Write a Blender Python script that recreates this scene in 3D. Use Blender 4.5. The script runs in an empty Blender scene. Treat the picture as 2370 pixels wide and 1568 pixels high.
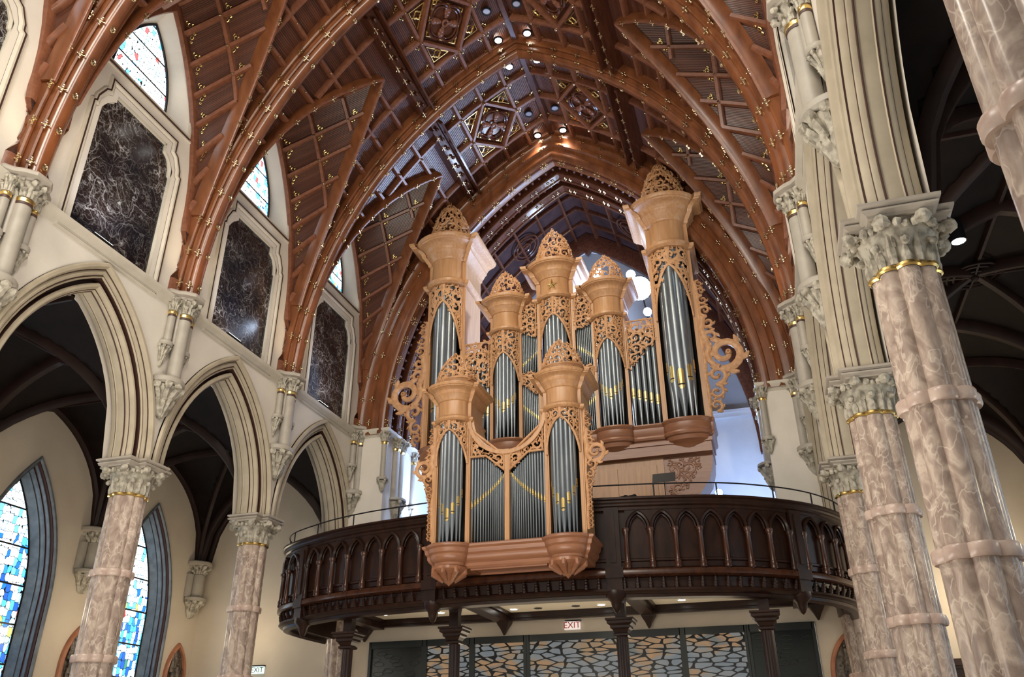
import bpy, math, random
from math import sin, cos, pi, sqrt, acos, atan2, radians
from mathutils import Vector, Matrix, noise
random.seed(7)
sc = bpy.context.scene
COL = sc.collection
V = Vector

# ------------------------------------------------------------------ camera
CAMP = V((5.22, 0.0, 1.6))
YAW, PITCH, ROLL, FPX = -0.29327, 0.47212, -0.00752, 1901.36
fw = V((sin(YAW)*cos(PITCH), cos(YAW)*cos(PITCH), sin(PITCH)))
rt = V((cos(YAW), -sin(YAW), 0)); up = rt.cross(fw)
r2 = cos(ROLL)*rt + sin(ROLL)*up; u2 = -sin(ROLL)*rt + cos(ROLL)*up
cd = bpy.data.cameras.new('camera'); cam = bpy.data.objects.new('camera', cd); COL.objects.link(cam)
cd.sensor_width = 36; cd.lens = 36*FPX/2370; cd.clip_end = 200; cd.clip_start = .05
M = Matrix((r2, u2, -fw)).transposed().to_4x4(); M.translation = CAMP
cam.matrix_world = M
sc.camera = cam
# ------------------------------------------------------------------ world, exposure
sc.view_settings.view_transform = 'Standard'; sc.view_settings.look = 'None'
sc.view_settings.gamma = 1; sc.view_settings.use_curve_mapping = False
sc.view_settings.exposure = 0.08
W = bpy.data.worlds.new('world'); sc.world = W; W.use_nodes = True
W.node_tree.nodes['Background'].inputs[0].default_value = (1, .95, .88, 1)
W.node_tree.nodes['Background'].inputs[1].default_value = .42

def lamp(kind, name, loc, target, energy, color, size=1.0, spot=60, blend=.5, sy=None):
    ld = bpy.data.lights.new(name, kind); ld.energy = energy; ld.color = color
    if kind == 'AREA':
        ld.shape = 'RECTANGLE'; ld.size = size; ld.size_y = sy or size
    elif kind == 'SPOT':
        ld.spot_size = radians(spot); ld.spot_blend = blend; ld.shadow_soft_size = size
    else: ld.shadow_soft_size = size
    o = bpy.data.objects.new(name, ld); COL.objects.link(o); o.location = loc
    if target is not None:
        o.rotation_euler = (V(target)-V(loc)).to_track_quat('-Z', 'Y').to_euler()
    return o
WARM = (1, .92, .80); TUNG = (1, .82, .58); BLUE = (.45, .62, 1.0)
# added area fills for the nave, overhead and low down facing the roof
lamp('AREA', 'nave_fill', (-3.5, 0.5, 17), (-2, 22, 9), 1000, WARM, 3)
lamp('AREA', 'nave_fill', (3.5, 0.5, 17), (0, 22, 9), 1000, WARM, 3)
lamp('AREA', 'nave_fill', (-3, 4.5, 2.2), (-2, 14, 22), 620, WARM, 5, sy=3)
lamp('AREA', 'nave_fill', (1.5, 8.5, 2.2), (2, 13, 22), 380, WARM, 5, sy=3)
# organ loft floods (cool white)
lamp('AREA', 'loft_flood', (2.6, 26.3, 14.6), (-3.5, 23.5, 15.5), 800, BLUE, 1.0)
lamp('AREA', 'loft_flood', (-2.6, 26.0, 9), (0, 28.3, 17), 500, BLUE, 1.2)
lamp('AREA', 'loft_flood', (4.6, 24.6, 8.2), (6, 27.5, 8.5), 250, BLUE, .8)
lamp('AREA', 'loft_flood', (-4.6, 24.6, 8.2), (-6, 27.0, 9.5), 250, BLUE, .8)
lamp('AREA', 'loft_flood', (0, 25.6, 12.5), (0, 23.6, 20.5), 260, BLUE, 2.0)
lamp('AREA', 'loft_flood', (3.4, 26.6, 12), (5.8, 23.4, 14.5), 170, BLUE, .8)
lamp('AREA', 'loft_flood', (-3.4, 26.6, 12), (-5.8, 23.4, 14.5), 170, BLUE, .8)
# spot from the nave ceiling on the organ case
lamp('SPOT', 'organ_spot', (-1.5, 9.5, 19.5), (0, 22, 14.2), 2600, (1, .88, .66), .3, spot=38, blend=.5)

# ------------------------------------------------------------------ node materials
def mat(name, base=(.5, .5, .5), rough=.5, metal=0.0, build=None, spec=None, emit=None, es=0):
    m = bpy.data.materials.new(name); m.use_nodes = True
    nt = m.node_tree; b = nt.nodes['Principled BSDF']
    b.inputs['Base Color'].default_value = (*base, 1); b.inputs['Roughness'].default_value = rough
    b.inputs['Metallic'].default_value = metal
    if spec is not None: b.inputs['Specular IOR Level'].default_value = spec
    if emit: b.inputs['Emission Color'].default_value = (*emit, 1); b.inputs['Emission Strength'].default_value = es
    if build: build(nt, b)
    return m
def N(nt, t, **k):
    n = nt.nodes.new(t)
    for a, v in k.items():
        if a.startswith('i_'): n.inputs[int(a[2:]) if a[2:].isdigit() else a[2:]].default_value = v
        else: setattr(n, a, v)
    return n
def L(nt, a, b): nt.links.new(a, b)
def coords(nt, scale=(1, 1, 1), rnd=0.0):
    tc = N(nt, 'ShaderNodeTexCoord'); mp = N(nt, 'ShaderNodeMapping')
    mp.inputs['Scale'].default_value = scale
    if rnd:
        oi = N(nt, 'ShaderNodeObjectInfo'); mu = N(nt, 'ShaderNodeMath', operation='MULTIPLY', i_1=rnd)
        L(nt, oi.outputs['Random'], mu.inputs[0]); va = N(nt, 'ShaderNodeVectorMath', operation='ADD')
        L(nt, tc.outputs['Object'], va.inputs[0]); L(nt, mu.outputs[0], va.inputs[1]); L(nt, va.outputs[0], mp.inputs[0])
    else: L(nt, tc.outputs['Object'], mp.inputs[0])
    return mp.outputs[0]
def ramp(nt, src, stops):
    r = N(nt, 'ShaderNodeValToRGB'); el = r.color_ramp.elements
    while len(el) > 1: el.remove(el[0])
    el[0].position = stops[0][0]; el[0].color = (*stops[0][1], 1)
    for p, c in stops[1:]:
        e = el.new(p); e.color = (*c, 1)
    L(nt, src, r.inputs[0]); return r.outputs[0]
def noisy(c1, c2, scale, detail=4, stretch=(1, 1, 1), bump=0, rnd=0, lo=.35, hi=.65, bscale=None, dist=0.0):
    def f(nt, b):
        co = coords(nt, stretch, rnd)
        n = N(nt, 'ShaderNodeTexNoise'); n.inputs['Scale'].default_value = scale; n.inputs['Detail'].default_value = detail
        n.inputs['Distortion'].default_value = dist
        L(nt, co, n.inputs['Vector'])
        L(nt, ramp(nt, n.outputs[0], [(lo, c1), (hi, c2)]), b.inputs['Base Color'])
        if bump:
            src = n.outputs[0]
            if bscale:
                n2 = N(nt, 'ShaderNodeTexNoise'); n2.inputs['Scale'].default_value = bscale; n2.inputs['Detail'].default_value = 3
                L(nt, co, n2.inputs['Vector']); src = n2.outputs[0]
            bp = N(nt, 'ShaderNodeBump'); bp.inputs['Strength'].default_value = bump; bp.inputs['Distance'].default_value = .03
            L(nt, src, bp.inputs['Height']); L(nt, bp.outputs[0], b.inputs['Normal'])
    return f
PLASTER = mat('cream_plaster', rough=.85, build=noisy((.65, .60, .53), (.71, .66, .58), 1.2, bump=.12, bscale=60))
PLASTER_TAN = mat('tan_plaster', rough=.85, build=noisy((.55, .475, .38), (.60, .525, .42), 1.0, bump=.12, bscale=60))
STONE = mat('moulded_stone', rough=.6, build=noisy((.38, .325, .235), (.45, .385, .285), 3, bump=.05))
STONE_PALE = mat('pale_stone', rough=.6, build=noisy((.52, .475, .39), (.59, .54, .45), 3, bump=.05))
GROOVE = mat('painted_groove', (.06, .027, .02), .5)
CARVE = mat('carved_stone', rough=.65, build=noisy((.24, .215, .17), (.47, .435, .355), 9, 5, bump=.7, rnd=20, lo=.36, hi=.58))
ABACUS = mat('abacus_stone', rough=.5, build=noisy((.35, .31, .26), (.41, .365, .31), 4, bump=.05))
SHAFT = mat('shaft_stone', rough=.5, build=noisy((.33, .30, .25), (.39, .355, .30), 3, bump=.04))
GOLD = mat('gilding', (.83, .60, .22), .28, 1.0)
BRASS = mat('polished_brass', (.80, .66, .42), .18, 1.0)
def marble(nt, b):
    co = coords(nt, (1, 1, .55), 40)
    n = N(nt, 'ShaderNodeTexNoise'); n.inputs['Scale'].default_value = 6.5; n.inputs['Detail'].default_value = 8; n.inputs['Distortion'].default_value = 1.2
    L(nt, co, n.inputs['Vector'])
    c = ramp(nt, n.outputs[0], [(.32, (.27, .20, .165)), (.45, (.35, .27, .225)), (.54, (.43, .34, .28)), (.63, (.55, .45, .375)), (.72, (.38, .30, .25))])
    v = N(nt, 'ShaderNodeTexVoronoi', feature='DISTANCE_TO_EDGE'); v.inputs['Scale'].default_value = 4.2
    n2 = N(nt, 'ShaderNodeTexNoise'); n2.inputs['Scale'].default_value = 5; L(nt, co, n2.inputs['Vector'])
    mx = N(nt, 'ShaderNodeMix', data_type='VECTOR'); mx.inputs[0].default_value = .35
    L(nt, co, mx.inputs[4]); L(nt, n2.outputs[1], mx.inputs[5]); L(nt, mx.outputs[1], v.inputs['Vector'])
    m = N(nt, 'ShaderNodeMix', data_type='RGBA'); m.inputs[7].default_value = (.78, .68, .58, 1)
    L(nt, ramp(nt, v.outputs[0], [(.0, (.5, .5, .5)), (.03, (0, 0, 0))]), m.inputs[0]); L(nt, c, m.inputs[6])
    L(nt, m.outputs[2], b.inputs['Base Color'])
MARBLE = mat('rose_marble', rough=.22, build=marble)
RING = mat('ring_marble', rough=.3, build=noisy((.42, .30, .25), (.56, .44, .37), 6, bump=.03, rnd=20))
def blackmarble(nt, b):
    co = coords(nt, (1, 1, 1), 60)
    n0 = N(nt, 'ShaderNodeTexNoise'); n0.inputs['Scale'].default_value = 1.6; n0.inputs['Detail'].default_value = 5; L(nt, co, n0.inputs['Vector'])
    sub = N(nt, 'ShaderNodeVectorMath', operation='SUBTRACT'); sub.inputs[1].default_value = (.5, .5, .5); L(nt, n0.outputs[1], sub.inputs[0])
    scl = N(nt, 'ShaderNodeVectorMath', operation='SCALE'); scl.inputs['Scale'].default_value = 1.5; L(nt, sub.outputs[0], scl.inputs[0])
    add = N(nt, 'ShaderNodeVectorMath', operation='ADD'); L(nt, co, add.inputs[0]); L(nt, scl.outputs[0], add.inputs[1])
    acc = None
    for s, w, g in ((1.3, .012, .75), (3.0, .022, .42), (6.5, .035, .20)):
        v = N(nt, 'ShaderNodeTexVoronoi', feature='DISTANCE_TO_EDGE'); v.inputs['Scale'].default_value = s; L(nt, add.outputs[0], v.inputs['Vector'])
        r = ramp(nt, v.outputs[0], [(0, (g, g, g)), (w, (g*.15,)*3), (w*3, (0, 0, 0))])
        if acc is None: acc = r
        else:
            a = N(nt, 'ShaderNodeMix', data_type='RGBA', blend_type='ADD'); a.inputs[0].default_value = 1
            L(nt, acc, a.inputs[6]); L(nt, r, a.inputs[7]); acc = a.outputs[2]
    n3 = N(nt, 'ShaderNodeTexNoise'); n3.inputs['Scale'].default_value = 1.1; n3.inputs['Detail'].default_value = 6; L(nt, co, n3.inputs['Vector'])
    mk = ramp(nt, n3.outputs[0], [(.40, (.22, .22, .22)), (.60, (1, 1, 1))])
    mu = N(nt, 'ShaderNodeMix', data_type='RGBA', blend_type='MULTIPLY'); mu.inputs[0].default_value = 1; L(nt, acc, mu.inputs[6]); L(nt, mk, mu.inputs[7])
    base = ramp(nt, n3.outputs[0], [(.35, (.007, .006, .009)), (.62, (.024, .015, .012))])
    m = N(nt, 'ShaderNodeMix', data_type='RGBA'); m.inputs[7].default_value = (.62, .60, .60, 1)
    L(nt, mu.outputs[2], m.inputs[0]); L(nt, base, m.inputs[6]); L(nt, m.outputs[2], b.inputs['Base Color'])
BLACKMARBLE = mat('black_veined_marble', rough=.12, build=blackmarble)
def wood(c1, c2, stretch, rough, scale=5):
    return dict(rough=rough, build=noisy(c1, c2, scale, 5, stretch, bump=.05, lo=.3, hi=.7, dist=.4))
RIBW = mat('rib_wood', **wood((.105, .034, .0125), (.20, .069, .025), (1, 1, .35), .26, 4))
BEAMW = mat('beam_wood', **wood((.14, .050, .025), (.22, .082, .042), (2, 2, 2), .33))
PURW = mat('purlin_wood', **wood((.055, .017, .009), (.10, .033, .016), (2, .3, 2), .16))
def boards(nt, b):
    uv = N(nt, 'ShaderNodeUVMap'); sp = N(nt, 'ShaderNodeSeparateXYZ'); L(nt, uv.outputs[0], sp.inputs[0])
    mu = N(nt, 'ShaderNodeMath', operation='MULTIPLY', i_1=18.0); L(nt, sp.outputs[1], mu.inputs[0])
    fr = N(nt, 'ShaderNodeMath', operation='FRACT'); L(nt, mu.outputs[0], fr.inputs[0])
    fl = N(nt, 'ShaderNodeMath', operation='FLOOR'); L(nt, mu.outputs[0], fl.inputs[0])
    wn = N(nt, 'ShaderNodeTexWhiteNoise', noise_dimensions='1D'); L(nt, fl.outputs[0], wn.inputs['W'])
    c = ramp(nt, wn.outputs[0], [(0, (.070, .023, .012)), (1, (.115, .038, .019))])
    g = ramp(nt, fr.outputs[0], [(0, (0, 0, 0)), (.14, (1, 1, 1)), (.86, (1, 1, 1)), (1, (0, 0, 0))])
    m = N(nt, 'ShaderNodeMix', data_type='RGBA', blend_type='MULTIPLY'); m.inputs[0].default_value = .75; L(nt, c, m.inputs[6]); L(nt, g, m.inputs[7])
    L(nt, m.outputs[2], b.inputs['Base Color'])
    bp = N(nt, 'ShaderNodeBump'); bp.inputs['Strength'].default_value = .5; bp.inputs['Distance'].default_value = .02
    L(nt, g, bp.inputs['Height']); L(nt, bp.outputs[0], b.inputs['Normal'])
ROLL = mat('varnished_roll_wood', (.09, .03, .014), .12, spec=1.0)
BOARDS = mat('beaded_boards', rough=.3, build=boards)
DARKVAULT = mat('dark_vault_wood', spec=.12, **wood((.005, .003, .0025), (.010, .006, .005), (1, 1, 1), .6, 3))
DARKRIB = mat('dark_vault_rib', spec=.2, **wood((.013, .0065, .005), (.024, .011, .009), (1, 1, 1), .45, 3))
WALNUT = mat('dark_walnut', spec=.3, **wood((.012, .0048, .0033), (.027, .010, .006), (1, 1, .4), .33, 6))
WALNUT_RED = mat('red_walnut', **wood((.030, .0105, .006), (.062, .021, .010), (1, 1, .4), .25, 6))
OAK = mat('organ_oak', **wood((.40, .205, .092), (.52, .29, .14), (3, 3, .25), .38, 5))
OAK_BASE = mat('organ_oak_base', **wood((.24, .098, .05), (.31, .135, .068), (.3, 3, 3), .35, 5))  # darker oak copy, shade on the cases' lower parts put into the colour
CARVED_OAK = mat('carved_oak', rough=.45, build=noisy((.42, .21, .092), (.56, .31, .15), 8, bump=.2))
PIPE = mat('pipe_metal', rough=.36, metal=.75, build=noisy((.18, .205, .23), (.27, .30, .33), 3, 3, (1, 1, .3), rnd=9))
GILT_MOUTH = mat('gilt_mouth', (.90, .66, .24), .25, .9)
SLIT = mat('dark_slit', (.01, .01, .01), .8)
IRON = mat('black_iron', (.012, .012, .014), .5, .2, spec=.25)
LOFTP = mat('loft_plaster', rough=.8, build=noisy((.52, .52, .54), (.58, .58, .60), 1, bump=.1, bscale=50))
LOFTG = mat('loft_grey', rough=.8, build=noisy((.25, .26, .28), (.29, .30, .32), 1))
SOFFIT = mat('soffit_plaster', (.60, .55, .45), .8)
JAMB = mat('grey_jamb_stone', rough=.35, build=noisy((.085, .10, .115), (.14, .16, .18), 5))
JAMB_RED = mat('maroon_jamb', (.06, .026, .024), .3)
FLOORM = mat('floor_stone', rough=.4, build=noisy((.42, .36, .29), (.50, .43, .35), 2))
COPPER = mat('copper_frame', rough=.3, build=noisy((.30, .12, .065), (.42, .18, .10), 3))
BRONZE = mat('dark_relief', rough=.4, metal=.4, build=noisy((.05, .042, .035), (.16, .135, .11), 14, 5, bump=1.0))
LAMPW = mat('lamp_glow', (.9, .9, .9), .5, emit=(1, .97, .92), es=14)
LAMPB = mat('cool_lamp_glow', (.9, .9, .9), .5, emit=(.62, .76, 1), es=60)
LAMPDIM = mat('unlit_lamp', (.35, .36, .38), .25, .5)
EXITW = mat('exit_face', (.8, .78, .76), .5, emit=(1, .9, .85), es=.45)
EXITR = mat('exit_red', (.5, .02, .03), .5)
EXITG = mat('exit_face_pale', (.8, .9, .85), .5, emit=(.75, 1, .95), es=.9)
EXITGR = mat('exit_dark_letters', (.05, .12, .10), .5)
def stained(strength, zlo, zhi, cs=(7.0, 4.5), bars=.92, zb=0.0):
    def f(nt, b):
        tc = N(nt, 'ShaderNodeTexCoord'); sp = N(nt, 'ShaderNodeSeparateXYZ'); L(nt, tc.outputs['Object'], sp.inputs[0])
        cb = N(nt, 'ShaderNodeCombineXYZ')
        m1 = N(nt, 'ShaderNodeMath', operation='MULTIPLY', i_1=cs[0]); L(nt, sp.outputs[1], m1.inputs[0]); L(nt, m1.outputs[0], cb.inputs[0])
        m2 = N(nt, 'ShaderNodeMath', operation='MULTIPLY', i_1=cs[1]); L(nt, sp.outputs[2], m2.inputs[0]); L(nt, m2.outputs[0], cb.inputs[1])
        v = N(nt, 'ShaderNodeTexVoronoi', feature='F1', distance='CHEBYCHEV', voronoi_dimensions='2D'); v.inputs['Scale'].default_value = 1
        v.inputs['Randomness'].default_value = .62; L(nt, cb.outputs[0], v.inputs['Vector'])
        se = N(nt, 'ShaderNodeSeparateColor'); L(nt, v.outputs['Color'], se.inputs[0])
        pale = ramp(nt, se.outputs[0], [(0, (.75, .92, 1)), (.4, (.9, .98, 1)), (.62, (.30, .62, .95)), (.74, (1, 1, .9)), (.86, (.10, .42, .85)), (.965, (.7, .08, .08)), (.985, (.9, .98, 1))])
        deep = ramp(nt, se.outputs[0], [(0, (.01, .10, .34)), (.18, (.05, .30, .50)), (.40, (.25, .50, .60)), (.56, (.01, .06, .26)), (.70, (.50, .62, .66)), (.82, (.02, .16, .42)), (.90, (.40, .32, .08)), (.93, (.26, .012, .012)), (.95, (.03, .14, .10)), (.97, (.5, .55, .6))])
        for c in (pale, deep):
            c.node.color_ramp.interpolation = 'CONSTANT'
        mr = N(nt, 'ShaderNodeMapRange'); mr.inputs[1].default_value = zlo; mr.inputs[2].default_value = zhi; L(nt, sp.outputs[2], mr.inputs[0])  # panes paler towards the top: glass colour plus brighter daylight painted in
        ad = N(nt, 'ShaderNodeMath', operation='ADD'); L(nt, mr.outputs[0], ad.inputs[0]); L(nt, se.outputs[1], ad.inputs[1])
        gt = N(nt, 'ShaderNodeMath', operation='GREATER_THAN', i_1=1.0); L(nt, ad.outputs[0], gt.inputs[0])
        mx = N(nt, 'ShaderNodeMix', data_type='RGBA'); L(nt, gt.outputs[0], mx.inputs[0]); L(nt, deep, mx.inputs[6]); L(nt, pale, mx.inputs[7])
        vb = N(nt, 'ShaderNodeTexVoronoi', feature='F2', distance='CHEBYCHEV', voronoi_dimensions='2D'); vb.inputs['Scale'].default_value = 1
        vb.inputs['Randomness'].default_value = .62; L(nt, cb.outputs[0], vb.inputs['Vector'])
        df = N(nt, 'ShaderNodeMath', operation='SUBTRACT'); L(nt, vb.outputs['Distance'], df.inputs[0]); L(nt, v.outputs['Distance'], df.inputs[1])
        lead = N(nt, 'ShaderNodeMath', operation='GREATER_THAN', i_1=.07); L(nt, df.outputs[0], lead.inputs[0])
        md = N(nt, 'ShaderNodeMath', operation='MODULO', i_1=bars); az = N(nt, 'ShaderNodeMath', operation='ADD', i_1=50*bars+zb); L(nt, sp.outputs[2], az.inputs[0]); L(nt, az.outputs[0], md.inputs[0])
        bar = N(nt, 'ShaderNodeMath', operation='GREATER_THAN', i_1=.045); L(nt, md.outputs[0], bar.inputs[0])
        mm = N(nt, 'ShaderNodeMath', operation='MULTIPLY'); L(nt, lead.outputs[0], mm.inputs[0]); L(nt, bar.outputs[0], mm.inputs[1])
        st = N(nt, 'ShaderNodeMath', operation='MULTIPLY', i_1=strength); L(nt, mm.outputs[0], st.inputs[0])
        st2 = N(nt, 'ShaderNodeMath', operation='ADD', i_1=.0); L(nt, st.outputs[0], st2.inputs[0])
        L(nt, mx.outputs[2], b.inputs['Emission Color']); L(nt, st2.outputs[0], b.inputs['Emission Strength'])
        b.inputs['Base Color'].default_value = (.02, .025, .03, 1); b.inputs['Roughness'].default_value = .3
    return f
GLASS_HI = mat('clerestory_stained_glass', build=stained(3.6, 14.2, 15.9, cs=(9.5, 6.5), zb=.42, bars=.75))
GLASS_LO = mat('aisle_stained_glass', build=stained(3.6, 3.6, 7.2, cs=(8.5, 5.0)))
def screen(nt, b):
    tc = N(nt, 'ShaderNodeTexCoord'); sp = N(nt, 'ShaderNodeSeparateXYZ'); L(nt, tc.outputs['Object'], sp.inputs[0])
    cb = N(nt, 'ShaderNodeCombineXYZ')
    m1 = N(nt, 'ShaderNodeMath', operation='MULTIPLY', i_1=2.5); L(nt, sp.outputs[0], m1.inputs[0]); L(nt, m1.outputs[0], cb.inputs[0])
    m2 = N(nt, 'ShaderNodeMath', operation='MULTIPLY', i_1=8.0); L(nt, sp.outputs[2], m2.inputs[0]); L(nt, m2.outputs[0], cb.inputs[1])
    v = N(nt, 'ShaderNodeTexVoronoi', feature='F2', voronoi_dimensions='2D'); L(nt, cb.outputs[0], v.inputs['Vector']); v.inputs['Scale'].default_value = 1
    v2 = N(nt, 'ShaderNodeTexVoronoi', feature='F1', voronoi_dimensions='2D'); L(nt, cb.outputs[0], v2.inputs['Vector']); v2.inputs['Scale'].default_value = 1
    se = N(nt, 'ShaderNodeSeparateColor'); L(nt, v2.outputs['Color'], se.inputs[0])
    n1 = N(nt, 'ShaderNodeTexNoise'); n1.inputs['Scale'].default_value = .9; n1.inputs['Detail'].default_value = 2; mpn = N(nt, 'ShaderNodeMapping'); mpn.inputs['Scale'].default_value = (1, 1, 2.2)
    L(nt, tc.outputs['Object'], mpn.inputs[0]); L(nt, mpn.outputs[0], n1.inputs['Vector'])
    c = ramp(nt, n1.outputs[0], [(.36, (.30, .34, .37)), (.50, (.40, .40, .38)), (.56, (.55, .36, .20)), (.64, (.70, .40, .20)), (.72, (.26, .28, .26))])
    sb = N(nt, 'ShaderNodeMath', operation='SUBTRACT'); L(nt, v.outputs['Distance'], sb.inputs[0]); L(nt, v2.outputs['Distance'], sb.inputs[1])
    g = N(nt, 'ShaderNodeMath', operation='GREATER_THAN', i_1=.16); L(nt, sb.outputs[0], g.inputs[0])
    st = N(nt, 'ShaderNodeMath', operation='MULTIPLY', i_1=.42); L(nt, g.outputs[0], st.inputs[0])
    L(nt, c, b.inputs['Emission Color']); L(nt, st.outputs[0], b.inputs['Emission Strength'])
    b.inputs['Base Color'].default_value = (.01, .012, .014, 1); b.inputs['Roughness'].default_value = .25
SCREEN = mat('lit_glass_in_bronze_web', build=screen)
SCREEN_DARK = mat('unlit_glass_in_bronze_web', (.008, .012, .013), .25)
FRAMEB = mat('black_bronze', (.008, .012, .013), .35)

# ------------------------------------------------------------------ mesh builder
class MB:
    def __init__(s): s.v = []; s.f = []; s.m = []; s.uv = {}
    def quad(s, *idx, m=0): s.f.append(idx); s.m.append(m)
    def surf(s, us, vs, fn, cv=False, cu=False, m=0, mf=None, uvf=None, capu=False):
        o = len(s.v); nu, nv = len(us), len(vs)
        for u in us:
            for v in vs: s.v.append(tuple(fn(u, v)))
        for i in range(nu if cu else nu-1):
            for j in range(nv if cv else nv-1):
                a, b = o+i*nv+j, o+i*nv+(j+1) % nv
                c, d = o+((i+1) % nu)*nv+(j+1) % nv, o+((i+1) % nu)*nv+j
                if uvf:
                    i2 = min(i+1, nu-1); j2 = min(j+1, nv-1)
                    s.uv[len(s.f)] = [uvf(us[i], vs[j]), uvf(us[i], vs[j2]), uvf(us[i2], vs[j2]), uvf(us[i2], vs[j])]
                s.quad(a, b, c, d, m=mf(i, j) if mf else m)
        if capu:
            s.quad(*[o+j for j in range(nv)], m=mf(0, 0) if mf else m); s.quad(*[o+(nu-1)*nv+j for j in range(nv-1, -1, -1)], m=mf(0, 0) if mf else m)
    def box(s, x0, x1, y0, y1, z0, z1, m=0):
        o = len(s.v)
        for x in (x0, x1):
            for y in (y0, y1):
                for z in (z0, z1): s.v.append((x, y, z))
        for q in ((0, 1, 3, 2), (4, 6, 7, 5), (0, 4, 5, 1), (2, 3, 7, 6), (0, 2, 6, 4), (1, 5, 7, 3)): s.quad(*[o+i for i in q], m=m)
    def tube(s, pts, r, n=6, m=0, flat=None, caps=True):
        pts = [V(p) for p in pts]; rs = r if isinstance(r, (list, tuple)) else [r]*len(pts)
        rings = []
        prev = None
        for i, p in enumerate(pts):
            t = (pts[min(i+1, len(pts)-1)]-pts[max(i-1, 0)])
            if t.length < 1e-9: t = V((0, 0, 1))
            t.normalize()
            if flat is not None: a = t.cross(flat).normalized(); bb = flat
            else:
                h = prev if prev is not None else (V((0, 0, 1)) if abs(t.z) < .9 else V((1, 0, 0)))
                bb = (h - t*h.dot(t)).normalized(); a = t.cross(bb); prev = bb
            rings.append((p, a, bb, rs[i]))
        o = len(s.v)
        for p, a, bb, rr in rings:
            for k in range(n):
                an = 2*pi*(k+.5)/n; s.v.append(tuple(p+a*(cos(an)*rr)+bb*(sin(an)*rr)))
        for i in range(len(pts)-1):
            for k in range(n):
                s.quad(o+i*n+k, o+i*n+(k+1) % n, o+(i+1)*n+(k+1) % n, o+(i+1)*n+k, m=m)
        if caps:
            s.quad(*[o+k for k in range(n-1, -1, -1)], m=m); s.quad(*[o+(len(pts)-1)*n+k for k in range(n)], m=m)
    def lathe(s, prof, cx=0, cy=0, n=16, m=0, a0=0, a1=2*pi, cz=0, mf=None, rf=None):
        full = abs(a1-a0-2*pi) < 1e-6
        us = [a0+(a1-a0)*i/n for i in range(n if full else n+1)]
        s.surf(us, prof, lambda a, p: (cx+p[0]*(rf(a) if rf else 1)*cos(a), cy+p[0]*(rf(a) if rf else 1)*sin(a), cz+p[1]), cu=full, m=m, mf=mf)
    def ball(s, c, r, n=8, k=5, m=0, sq=(1, 1, 1), jit=0):
        c = V(c); o = len(s.v)
        s.v.append((c.x, c.y, c.z+r*sq[2])); 
        for i in range(1, k):
            th = pi*i/k
            for j in range(n):
                ph = 2*pi*j/n; rr = r*(1+(random.uniform(-jit, jit) if jit else 0))
                s.v.append((c.x+rr*sq[0]*sin(th)*cos(ph), c.y+rr*sq[1]*sin(th)*sin(ph), c.z+rr*sq[2]*cos(th)))
        s.v.append((c.x, c.y, c.z-r*sq[2])); e = len(s.v)-1
        for j in range(n):
            s.quad(o, o+1+j, o+1+(j+1) % n, m=m); s.quad(e, e-1-j, e-1-(j+1) % n, m=m)
        for i in range(k-2):
            for j in range(n):
                a = o+1+i*n; s.quad(a+j, a+n+j, a+n+(j+1) % n, a+(j+1) % n, m=m)
    def prism(s, poly, z0, z1, m=0, mp=None):
        o = len(s.v); n = len(poly); mp = mp or (lambda x, y, z: (x, y, z))
        for z in (z0, z1):
            for x, y in poly: s.v.append(tuple(mp(x, y, z)))
        s.quad(*[o+i for i in range(n-1, -1, -1)], m=m); s.quad(*[o+n+i for i in range(n)], m=m)
        for i in range(n): s.quad(o+i, o+(i+1) % n, o+n+(i+1) % n, o+n+i, m=m)
    def beam(s, pts, nrm, w, d, m=0, sink=.02):
        pts = [V(p) for p in pts]; pr = [(-w, -sink), (-w, d*.6), (-w*.55, d), (w*.55, d), (w, d*.6), (w, -sink)]
        o = len(s.v)
        for i, p in enumerate(pts):
            t = (pts[min(i+1, len(pts)-1)]-pts[max(i-1, 0)]).normalized(); n = V(nrm[i]); sd = t.cross(n).normalized()
            for a, b in pr: s.v.append(tuple(p+sd*a+n*b))
        k = len(pr)
        for i in range(len(pts)-1):
            for j in range(k): s.quad(o+i*k+j, o+i*k+(j+1) % k, o+(i+1)*k+(j+1) % k, o+(i+1)*k+j, m=m)
        s.quad(*[o+j for j in range(k)], m=m); s.quad(*[o+(len(pts)-1)*k+j for j in range(k-1, -1, -1)], m=m)
    def build(s, name, mats, parent=None, angle=38, smooth=True, kind=None, label=None):
        me = bpy.data.meshes.new(name); me.from_pydata(s.v, [], s.f)
        for mt in (mats if isinstance(mats, (list, tuple)) else [mats]): me.materials.append(mt)
        me.polygons.foreach_set('material_index', s.m)
        if s.uv:
            ul = me.uv_layers.new(name='UVMap')
            for pi_, uvs in s.uv.items():
                p = me.polygons[pi_]
                for li, uvv in zip(p.loop_indices, uvs): ul.data[li].uv = uvv
        me.validate(); me.update()
        if smooth:
            me.polygons.foreach_set('use_smooth', [True]*len(me.polygons)); me.set_sharp_from_angle(angle=radians(angle))
        return link(name, me, parent, kind, label)
def link(name, me, parent=None, kind=None, label=None):
    o = bpy.data.objects.new(name, me); COL.objects.link(o)
    if parent is not None: attach(o, parent)
    if kind: o['kind'] = kind
    if label: o['label'] = label
    return o
def wm(o):      # world matrix from parent chain, without a depsgraph update
    m = o.matrix_basis.copy()
    if o.parent: m = wm(o.parent) @ o.matrix_parent_inverse @ m
    return m
KIDS = {}
def attach(o, parent):
    o.parent = parent; o.matrix_parent_inverse = wm(parent).inverted(); KIDS.setdefault(parent.name, []).append(o)
def thing(name, label, cat, loc=(0, 0, 0), group=None):
    o = bpy.data.objects.new(name, None); COL.objects.link(o); o.location = loc; o.empty_display_size = .2
    o['label'] = label; o['category'] = cat
    if group: o['group'] = group
    return o
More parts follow.
